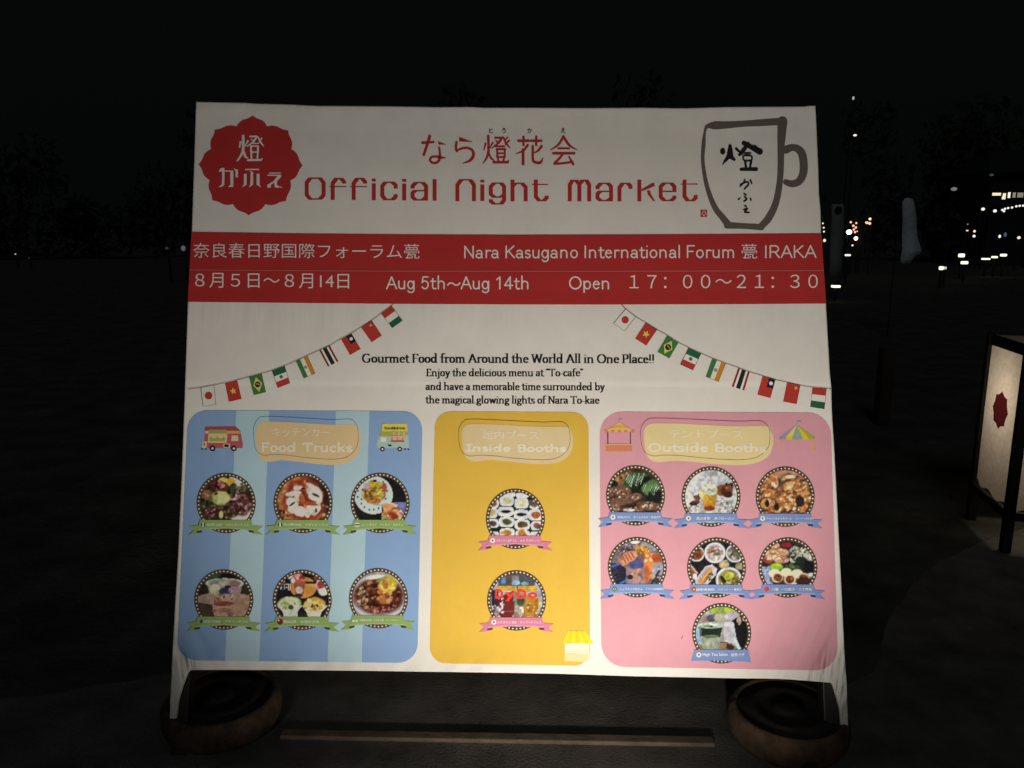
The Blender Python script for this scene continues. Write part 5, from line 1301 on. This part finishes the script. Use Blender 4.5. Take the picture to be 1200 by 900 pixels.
def paper_material():
    m = bpy.data.materials.new("washi_paper"); m.use_nodes = True
    nt = m.node_tree; nt.nodes.clear()
    out = nt.nodes.new("ShaderNodeOutputMaterial")
    d = nt.nodes.new("ShaderNodeBsdfDiffuse"); t = nt.nodes.new("ShaderNodeBsdfTranslucent"); mx = nt.nodes.new("ShaderNodeMixShader")
    tc = nt.nodes.new("ShaderNodeTexCoord"); n = nt.nodes.new("ShaderNodeTexNoise")
    n.inputs["Scale"].default_value = 38; n.inputs["Detail"].default_value = 7; n.inputs["Roughness"].default_value = .7
    nt.links.new(tc.outputs["Object"], n.inputs["Vector"])
    r = nt.nodes.new("ShaderNodeValToRGB")
    r.color_ramp.elements[0].position = .3; r.color_ramp.elements[0].color = (.60, .54, .47, 1)
    r.color_ramp.elements[1].position = .72; r.color_ramp.elements[1].color = (.80, .75, .69, 1)
    nt.links.new(n.outputs["Fac"], r.inputs[0])
    nt.links.new(r.outputs[0], d.inputs[0]); nt.links.new(r.outputs[0], t.inputs[0])
    mx.inputs[0].default_value = .55
    nt.links.new(d.outputs[0], mx.inputs[1]); nt.links.new(t.outputs[0], mx.inputs[2]); nt.links.new(mx.outputs[0], out.inputs[0])
    return m


def red_paper():
    m = bpy.data.materials.new("red_paper"); m.use_nodes = True
    nt = m.node_tree; nt.nodes.clear()
    out = nt.nodes.new("ShaderNodeOutputMaterial")
    d = nt.nodes.new("ShaderNodeBsdfDiffuse"); t = nt.nodes.new("ShaderNodeBsdfTranslucent"); mx = nt.nodes.new("ShaderNodeMixShader")
    d.inputs[0].default_value = (.12, .018, .022, 1); t.inputs[0].default_value = (.15, .022, .03, 1); mx.inputs[0].default_value = .7
    nt.links.new(d.outputs[0], mx.inputs[1]); nt.links.new(t.outputs[0], mx.inputs[2]); nt.links.new(mx.outputs[0], out.inputs[0])
    return m


LA, LB = on_ground(1177, 647), on_ground(1137, 608)
LS = .46
ang = math.atan2(LB.y - LA.y, LB.x - LA.x) - math.pi / 2
ctr = LA + Vector((math.cos(ang), math.sin(ang), 0)) * LS / 2 + Vector((-math.sin(ang), math.cos(ang), 0)) * LS / 2
lan = empty("paper_lantern", (ctr.x, ctr.y, 0), ang)
tag(lan, "square paper lantern glowing warm in a dark wooden frame, red flower crest on its side", "lantern")
H = 1.02
hs = LS / 2
for sx in (-1, 1):
    for sy in (-1, 1):
        bm = bmesh.new(); add_box(bm, (sx * hs, sy * hs, H / 2), (.042, .042, H), None, .003); bm_obj("post", bm, LW, lan)
for z, hh in ((H - .03, .05), (.185, .04)):
    for k in range(4):
        bm = bmesh.new()
        sgn = 1 if k % 2 == 0 else -1
        if k < 2: add_box(bm, (0, sgn * hs, z), (LS - .044, .028, hh), None, .002)
        else: add_box(bm, (sgn * hs, 0, z), (.028, LS - .044, hh), None, .002)
        bm_obj("rail", bm, LW, lan)
PAPER, REDP = paper_material(), red_paper()
for k in range(4):
    bm = bmesh.new()
    n = 26
    z0, z1 = .215, H - .058
    g = []
    for j in range(3):
        row = []
        for i in range(n + 1):
            s = -1 + 2 * i / n
            x = s * (hs - .022)
            zb = z0 + .012 * math.sin(7 * s + k) + (.02 * max(0, -s) if k == 3 else 0)
            z = zb + (z1 - zb) * j / 2
            y = -hs + .0 + .004 * math.sin(3 * s + j)
            row.append(bm.verts.new((x, y, z)))
        g.append(row)
    for j in range(2):
        for i in range(n): bm.faces.new((g[j][i], g[j][i + 1], g[j + 1][i + 1], g[j + 1][i]))
    bmesh.ops.rotate(bm, cent=(0, 0, 0), matrix=Matrix.Rotation(k * math.pi / 2, 3, 'Z'), verts=bm.verts)
    pp = bm_obj("paper_panel", bm, PAPER, lan, True)
    bm = bmesh.new()
    tips, vals = [], []
    pts = []
    for q in range(8):
        a0 = q * math.pi / 4
        for f, r in ((0, 1.0), (.1, .93), (.25, .885), (.4, .855), (.5, .83), (.6, .855), (.75, .885), (.9, .93)):
            th = a0 + f * math.pi / 4
            pts.append((r * .098 * math.sin(th), r * .098 * math.cos(th)))
    vs = [bm.verts.new((x, -hs - .008, .66 + z)) for x, z in pts]
    c = bm.verts.new((0, -hs - .008, .66))
    for i in range(len(vs)): bm.faces.new((c, vs[i], vs[(i + 1) % len(vs)]))
    bmesh.ops.rotate(bm, cent=(0, 0, 0), matrix=Matrix.Rotation(k * math.pi / 2, 3, 'Z'), verts=bm.verts)
    bm_obj("crest", bm, REDP, pp)
bm = bmesh.new()
add_tube(bm, (0, -hs + .014, H - .035), (0, hs - .014, H - .035), .006, n=10)
add_tube(bm, (0, 0, H - .035), (0, 0, .90), .004, n=8)
bm_obj("lamp_bar", bm, LW, lan)
bm = bmesh.new(); bmesh.ops.create_uvsphere(bm, u_segments=16, v_segments=10, radius=.028); bmesh.ops.translate(bm, vec=(0, 0, .875), verts=bm.verts)
bm_obj("bulb", bm, emit("warm_bulb", (1, .78, .5), 12), lan, True)
pd = bpy.data.lights.new("lantern_light", 'POINT'); pd.energy = 2.7; pd.color = (1, .85, .66); pd.shadow_soft_size = .05
po = bpy.data.objects.new("lantern_light", pd); link(po, lan); po.location = (0, 0, .72)

# ------------------------------------------------------------------ dim things in the dark
CLOTH_G = mat("grey_flag_cloth", (.30, .30, .29), .9, 0, noise=.1, nscale=5)
CLOTH_W = mat("pale_flag_cloth", (.66, .70, .72), .9, 0, noise=.14, nscale=14, bump=.03, bscale=9)
POLE = mat("black_pole", (.012, .012, .012), .8)


def cloth(outline, y, name, m, parent, th=.006):
    bm = bmesh.new()
    n = len(outline)
    f = [bm.verts.new((x, y - th / 2 + .02 * math.sin(9 * z), z)) for x, z in outline]
    b = [bm.verts.new((x, y + th / 2 + .02 * math.sin(9 * z), z)) for x, z in outline]
    for t in tessellate_polygon([[Vector((x, z, 0)) for x, z in outline]]):
        bm.faces.new([f[i] for i in t]); bm.faces.new([b[i] for i in t][::-1])
    for i in range(n): bm.faces.new((f[i], f[(i + 1) % n], b[(i + 1) % n], b[i]))
    return bm_obj(name, bm, m, parent, True)


D1 = 20.0
def loc(px, py, d, base):
    p = at_dist(px, py, d); return (p.x - base.x, p.z)
b0 = at_dist(985, 280, D1); b0.z = 0
t = empty("banner_flag", b0)
tag(t, "tall narrow grey banner flag with a dark round mark near the signboard's right edge", "flag")
L1 = [loc(975, 239, D1, b0), loc(989, 239, D1, b0)]
pts = [(975, 239), (989, 239), (988.5, 262), (987.5, 285), (986.5, 305), (985, 325), (972, 322), (972.5, 300), (973.5, 275), (974.5, 255)]
cl = cloth([loc(x, y, D1, b0) for x, y in pts], 0, "cloth", CLOTH_G, t)
bm = bmesh.new(); c = loc(982, 246.5, D1, b0)
bmesh.ops.create_cone(bm, cap_ends=True, segments=20, radius1=.1, radius2=.1, depth=.004, matrix=Matrix.Translation((c[0], -.028, c[1])) @ Matrix.Rotation(R(90), 4, 'X'))
bm_obj("round_mark", bm, POLE, cl)
bm = bmesh.new(); px_ = L1[1][0] + .03
add_tube(bm, (px_, .03, 0), (px_, .03, L1[1][1] + .08), .014)
add_tube(bm, (px_, .03, L1[1][1] + .02), (L1[0][0], .03, L1[1][1] + .02), .008)
bm_obj("pole", bm, POLE, t)

D2 = 12.0
b1 = at_dist(1057, 300, D2); b1.z = 0
t = empty("banner_flag", b1)
tag(t, "short pale cloth flag hanging limp and slanted at its lower end, alone in the dark", "flag")
pts = [(1057.5, 236), (1069, 233), (1072, 245), (1074, 262), (1076.5, 280), (1079, 291), (1078.5, 295), (1070, 302), (1064, 309.5), (1054.5, 307), (1057, 290), (1057.8, 270)]
pts = [(x, y) for x, y in spline(pts, True, 3)]
cloth([loc(x, y, D2, b1) for x, y in pts], 0, "cloth", CLOTH_W, t, .008)
bm = bmesh.new(); zt = loc(1057, 232, D2, b1)[1]; xx = loc(1056, 232, D2, b1)[0]
add_tube(bm, (xx, .03, 0), (xx, .03, zt + .03), .008); add_tube(bm, (xx, .03, zt + .01), (xx + .18, .03, zt + .01), .008)
bm_obj("pole", bm, POLE, t)

p = on_ground(1032, 497)
bm = bmesh.new()
hgt = (497 - 409) / FPX * (p.y + .3)
add_box(bm, (p.x, p.y, hgt / 2), (.1, .1, hgt), None, .012)
tag(bm_obj("wooden_post", bm, mat("brown_post", (.04, .026, .019), .85, 0, noise=.3, nscale=10)), "short brown wooden post standing in the dark beyond the signboard", "post")

# ---- far lamps
E_W = emit("white_lamp", (1, .97, .90), 1.0)
E_B = emit("bright_lamp", (.92, .97, 1), 4)
E_Y = emit("warm_lamp", (1, .86, .55), 1.0)
E_O = emit("orange_lamp", (1, .55, .30), 1.3)
E_D = emit("dim_lamp", (.8, .92, .85), .18)
E_G = emit("green_white_lamp", (.93, 1, .68), 1.4)


def tall_lamp(px, py, d, r, m, label, flat=.6, group="tall lamps far off in the dark"):
    q = at_dist(px, py, d)
    k = d / FPX
    t = empty("street_lamp", (q.x, q.y, 0)); tag(t, label, "lamp", group)
    bm = bmesh.new(); add_tube(bm, (0, .12, 0), (0, .12, q.z), .05, .03, 10); add_tube(bm, (0, .12, q.z + r * k * .7), (0, -.02, q.z + r * k * .7), .02, n=8); bm_obj("pole", bm, POLE, t)
    bm = bmesh.new(); bmesh.ops.create_uvsphere(bm, u_segments=16, v_segments=10, radius=1)
    bmesh.ops.scale(bm, vec=(r * k, min(r * k, .1), r * k * flat), verts=bm.verts); bmesh.ops.translate(bm, vec=(0, 0, q.z), verts=bm.verts)
    bm_obj("lamp_head", bm, m, t, True)
    return t


for a_ in ((1002, 158.5, 42, 1.9, E_W, "small white street lamp high above the banner flag"), (1000, 115, 44, 1.2, emit("faint_white", (1, 1, .95), .35), "faint street lamp glinting highest in the dark sky", 1.6),
           (1118, 221.5, 36, 3.4, E_D, "dim oval street lamp left of the lit restaurant"), (1162, 205, 40, 2.2, emit("faint_lamp", (.8, .9, .9), .05), "very faint street lamp just above the lit restaurant"),
           (995, 272, 30, 3.0, E_B, "brightest white street lamp beside the grey banner flag", .9), (1152, 245, 40, 1.9, E_W, "white street lamp at the left end of the lamp row", .9), (1166, 247.2, 40, 1.9, E_W, "white street lamp second in the lamp row", .9),
           (1171.5, 277, 40, 1.3, E_W, "small white street lamp below the lamp row", 1.4), (1194, 278.5, 40, 1.8, E_Y, "small yellow street lamp below the right end of the lamp row", .9), (1178, 275, 44, 1.6, emit("blue_dim_lamp", (.35, .45, .75), .16), "dim bluish street lamp below the lamp row", 1.6),
           (1142, 271, 42, 1.3, E_Y, "upper of two close small street lamps", 1.1), (1141.5, 276.7, 42, 1.5, E_W, "lower of two close small street lamps", 1.0), (1133.5, 270.2, 42, 1.3, E_Y, "small slanting street lamp left of the two close ones", .6), (1134, 262.8, 46, .9, E_D, "tiny dim street lamp above the slanting one", 1.0),
           (964.3, 261.7, 34, .95, E_Y, "topmost of three tiny lamps by the signboard's right edge", 1.1), (965.3, 266.8, 34, .95, E_Y, "middle of three tiny lamps by the signboard's right edge", 1.1), (965.6, 271.4, 34, .95, E_W, "lowest of three tiny lamps by the signboard's right edge", 1.1), (966.2, 281.8, 34, 1.5, E_Y, "warm small lamp below the three tiny lamps", 1.2),
           (999, 287.5, 34, 1.1, E_W, "small white lamp under the orange lanterns", .9),
           (18, 297.7, 40, .8, emit("speck_lamp", (1, 1, 1), .5), "single white lamp far off at the left edge", 1.0), (34, 302.3, 40, .7, emit("dimmer_lamp", (.8, .9, .9), .04), "tiny dim lamp beside the white one at the left edge", 1.0), (214.8, 291, 26, 2.4, emit("grey_lamp", (.75, .85, .88), .10), "grey lamp just left of the signboard's edge", 1.3), (195.5, 291, 27, 1.9, emit("greyer_lamp", (.75, .85, .88), .025), "faint grey lamp left of the grey one by the signboard", .8)):
    tall_lamp(*a_[:6], *(a_[6:7] or (.6,)))


def low_lamp(px, py, d, w, h, m, label):
    q = at_dist(px, py, d); k = d / FPX
    t = empty("garden_lamp", (q.x, q.y, 0)); tag(t, label, "lamp", "low garden lamps across the dark lawn")
    bm = bmesh.new(); add_tube(bm, (0, 0, 0), (0, 0, q.z - h * k / 2), .035, n=10); add_box(bm, (0, 0, q.z + h * k / 2 + .012), (w * k * .8, .16, .02), None, .004); bm_obj("post", bm, POLE, t)
    bm = bmesh.new(); add_box(bm, (0, 0, q.z), (w * k, .14, h * k), None, .3 * h * k); bm_obj("lamp_head", bm, m, t)


for a_ in ((979.5, 335.6, 19, 9, 2.8, E_G, "greenish white low lamp beside the signboard's red band"), (993.5, 299, 26, 5.4, 2.2, E_W, "low white lamp at the foot of the grey banner flag"), (1103.0, 314.2, 24, 3.6, 4.2, E_G, "left of a touching pair of low lamps"), (1107, 314, 24.5, 2.4, 3.2, emit("half_lamp", (.9, 1, .75), .6), "dimmer right one of a touching pair of low lamps"),
           (1126.8, 299.3, 30, 6.2, 4.2, E_G, "plump upper low lamp above a flat one"), (1130.2, 307.8, 28, 7, 3.4, E_G, "flat low lamp under the plump one"), (1155.3, 303.4, 32, 8.6, 1.9, E_G, "longest and lowest of three low lamps in a row"), (1165.5, 301.3, 32, 5.6, 2.2, E_G, "middle of three low lamps in a row"), (1176, 299, 32, 6.2, 2.9, E_G, "right and brightest of three low lamps in a row")):
    low_lamp(*a_)

# hanging orange lanterns on two stands
def lantern_stand(spots, d, label):
    q0 = at_dist(sum(s[0] for s in spots) / len(spots), 280, d); k = d / FPX
    t = empty("lantern_stand", (q0.x, q0.y, 0)); tag(t, label, "lantern stand", "stands of orange lanterns")
    P = [at_dist(x, y, d) for x, y, r, m in spots]
    xs = [p.x - q0.x for p in P]; zt = max(p.z for p in P) + .18
    bm = bmesh.new()
    x0, x1 = min(xs) - .12, max(xs) + .12
    for x in (x0, x1): add_tube(bm, (x, .1, 0), (x, .1, zt), .025, n=8)
    add_tube(bm, (x0, .1, zt - .02), (x1, .1, zt - .02), .02, n=8)
    for p, x in zip(P, xs): add_tube(bm, (x, .1, p.z), (x, .1, zt - .02), .005, n=6)
    bm_obj("frame", bm, POLE, t)
    for (px, py, r, m), p, x in zip(spots, P, xs):
        bm = bmesh.new(); bmesh.ops.create_uvsphere(bm, u_segments=12, v_segments=8, radius=1)
        bmesh.ops.scale(bm, vec=(r * k, min(r * k, .09), r * k), verts=bm.verts); bmesh.ops.translate(bm, vec=(x, 0, p.z), verts=bm.verts)
        bm_obj("lantern", bm, m, t, True)


lantern_stand([(997, 260.4, 1.2, E_O), (1003.5, 261.4, 1.1, E_O), (1000, 264.6, 1.3, E_O), (1003, 266.6, 1.2, E_O), (1000.6, 269, 1.2, E_O), (1002, 272, 1.2, E_O), (1004.5, 271, .7, E_O), (1003, 279.4, 2.1, emit("peach_lamp", (1, .72, .5), 5))], 34, "cluster of small orange lanterns hung beside the brightest white lamp")
lantern_stand([(1019.5, 256.6, 1.5, E_W), (1016, 261, 1.5, E_O), (1019.2, 261.8, 1.5, E_O), (1014.6, 260.6, .8, E_O)], 34, "smaller group of orange lanterns right of the larger cluster")

# ---- lit restaurant far off at the right
DB = 46.0
kb = DB / FPX
o = at_dist(1215, 262, DB); o.z = 0
t = empty("restaurant_building", o)
tag(t, "dark two storey restaurant with a row of lit upper windows at the right edge", "building")
def bx(px, py): p = at_dist(px, py, DB); return p.x - o.x, p.z
DARK = mat("dark_plaster", (.02, .02, .021), .9, 0, noise=.2, nscale=2)
x0, _ = bx(1158, 260); x1 = x0 + 7.5
zr = bx(1160, 200)[1]
bm = bmesh.new(); add_box(bm, ((x0 + x1) / 2, 3.0, zr / 2), (x1 - x0, 6.0, zr), None, .02); wl = bm_obj("wall", bm, DARK, t)
bm = bmesh.new()
ev = .6
vs = [bm.verts.new(v) for v in ((x0 - ev, -ev, zr), (x1 + ev, -ev, zr), (x1 + ev, 6.0 + ev, zr), (x0 - ev, 6.0 + ev, zr), (x0 + 1.4, 3, zr + 1.5), (x1 - 1.4, 3, zr + 1.5),
                                (x0 - ev, -ev, zr - .12), (x1 + ev, -ev, zr - .12), (x1 + ev, 6.0 + ev, zr - .12), (x0 - ev, 6.0 + ev, zr - .12))]
for f in ((0, 1, 5, 4), (1, 2, 5), (2, 3, 4, 5), (3, 0, 4), (0, 6, 7, 1), (1, 7, 8, 2), (2, 8, 9, 3), (3, 9, 6, 0), (6, 9, 8, 7)): bm.faces.new([vs[i] for i in f])
bm_obj("roof", bm, mat("dark_tiles", (.02, .02, .022), .7, 0, noise=.3, nscale=3), t)
WF = mat("window_frame_dark", (.04, .03, .025), .6)
for (pa, pb, ya, yb, m) in ((1162, 1173, 226, 229.2, E_Y), (1173.6, 1177.6, 226.5, 233.6, E_Y), (1180.4, 1184.2, 225.4, 232, E_W), (1184.8, 1189.6, 225.6, 231.6, emit("tan_window", (.75, .62, .42), .35)), (1191, 1199, 225.8, 231.4, emit("olive_window", (.75, .72, .5), .28)), (1200, 1210, 225.6, 231.4, E_Y)):
    xa, za = bx(pa, ya); xb, zb = bx(pb, yb)
    bm = bmesh.new(); add_box(bm, ((xa + xb) / 2, -.03, (za + zb) / 2), (xb - xa, .03, za - zb), None, 0); w = bm_obj("window", bm, m, t)
    bm = bmesh.new()
    for zz in (za + .03, zb - .03): add_box(bm, ((xa + xb) / 2, -.05, zz), (xb - xa + .1, .07, .05), None, 0)
    for xx in (xa - .026, xb + .026): add_box(bm, (xx, -.052, (za + zb) / 2), (.05, .066, za - zb), None, 0)
    bm_obj("frame", bm, WF, w)

# festoon of bulbs in front of it
DF = 42.0
t0 = at_dist(1190, 246, DF)
t = empty("festoon_lights", (t0.x, t0.y, 0)); tag(t, "rising row of small round white bulbs below the lit restaurant windows", "string lights")
spots = [(1174.6, 246), (1176.6, 247.4), (1177.8, 244.6), (1181.4, 243.8), (1186, 243.2), (1191, 241.8), (1195, 241.2), (1199, 241.0), (1203.5, 240.4), (1208, 240)]
P = [at_dist(x, y, DF) for x, y in spots]
bm = bmesh.new()
for p, q in zip(P, P[1:]): add_tube(bm, (p.x - t0.x, 0, p.z + .07), (q.x - t0.x, 0, q.z + .07), .008, n=6)
for p in (P[0], P[-1]): add_tube(bm, (p.x - t0.x, .05, 0), (p.x - t0.x, .05, p.z + .1), .04, n=8)
bm_obj("cable", bm, POLE, t)
for (x, y), p in zip(spots, P):
    bm = bmesh.new(); bmesh.ops.create_uvsphere(bm, u_segments=12, v_segments=8, radius=.055); bmesh.ops.translate(bm, vec=(p.x - t0.x, 0, p.z), verts=bm.verts)
    bm_obj("bulb", bm, E_W, t, True)

# ---- far belt of trees closing the view
rg = np.random.RandomState(8)
V_, F_ = [], []
def leafball(cx, cy, cz, rx, ry, rz, n):
    d = rg.randn(n, 3); d /= np.linalg.norm(d, axis=1)[:, None]
    r = .35 + .7 * rg.rand(n) ** .7
    p = d * r[:, None] * np.array([rx, ry, rz]) + np.array([cx, cy, cz])
    for q in p:
        if q[2] < .2: continue
        a, b = rg.randn(3), rg.randn(3)
        a *= rg.uniform(.22, .5) / np.linalg.norm(a); b *= rg.uniform(.18, .4) / np.linalg.norm(b)
        k = len(V_)
        V_.extend([tuple(q - a), tuple(q - b * .6), tuple(q + a), tuple(q + b)]); F_.append((k, k + 1, k + 2, k + 3))
for i in range(64):
    x = -75 + i * 2.45 + rg.uniform(-1.2, 1.2)
    y = 58 + 8 * math.sin(i * .7) + rg.uniform(-2, 4)
    h = 9 + 4 * math.sin(i * .9 + 1) + rg.uniform(-1.5, 3)
    for k in range(6):
        leafball(x + rg.uniform(-2, 2), y + rg.uniform(-1, 1), h * rg.uniform(.12, .85), rg.uniform(1.6, 2.8), rg.uniform(1.2, 2), rg.uniform(1.5, 2.6), 90)
    kk = len(V_)
    for a_ in range(8):
        V_.append((x + .28 * math.cos(a_ * math.pi / 4), y + .28 * math.sin(a_ * math.pi / 4), 0))
    for a_ in range(8):
        V_.append((x + .12 * math.cos(a_ * math.pi / 4), y + .12 * math.sin(a_ * math.pi / 4), h * .8))
    for a_ in range(8): F_.append((kk + a_, kk + (a_ + 1) % 8, kk + 8 + (a_ + 1) % 8, kk + 8 + a_))
me = bpy.data.meshes.new("tree_belt"); me.from_pydata(V_, [], F_); me.update()
me.materials.append(mat("dark_foliage", (.035, .05, .025), .9, 0, noise=.5, nscale=.6))
tag(link(bpy.data.objects.new("tree_belt", me)), "black belt of trees closing the far side of the dark lawn", "trees", kind="stuff")
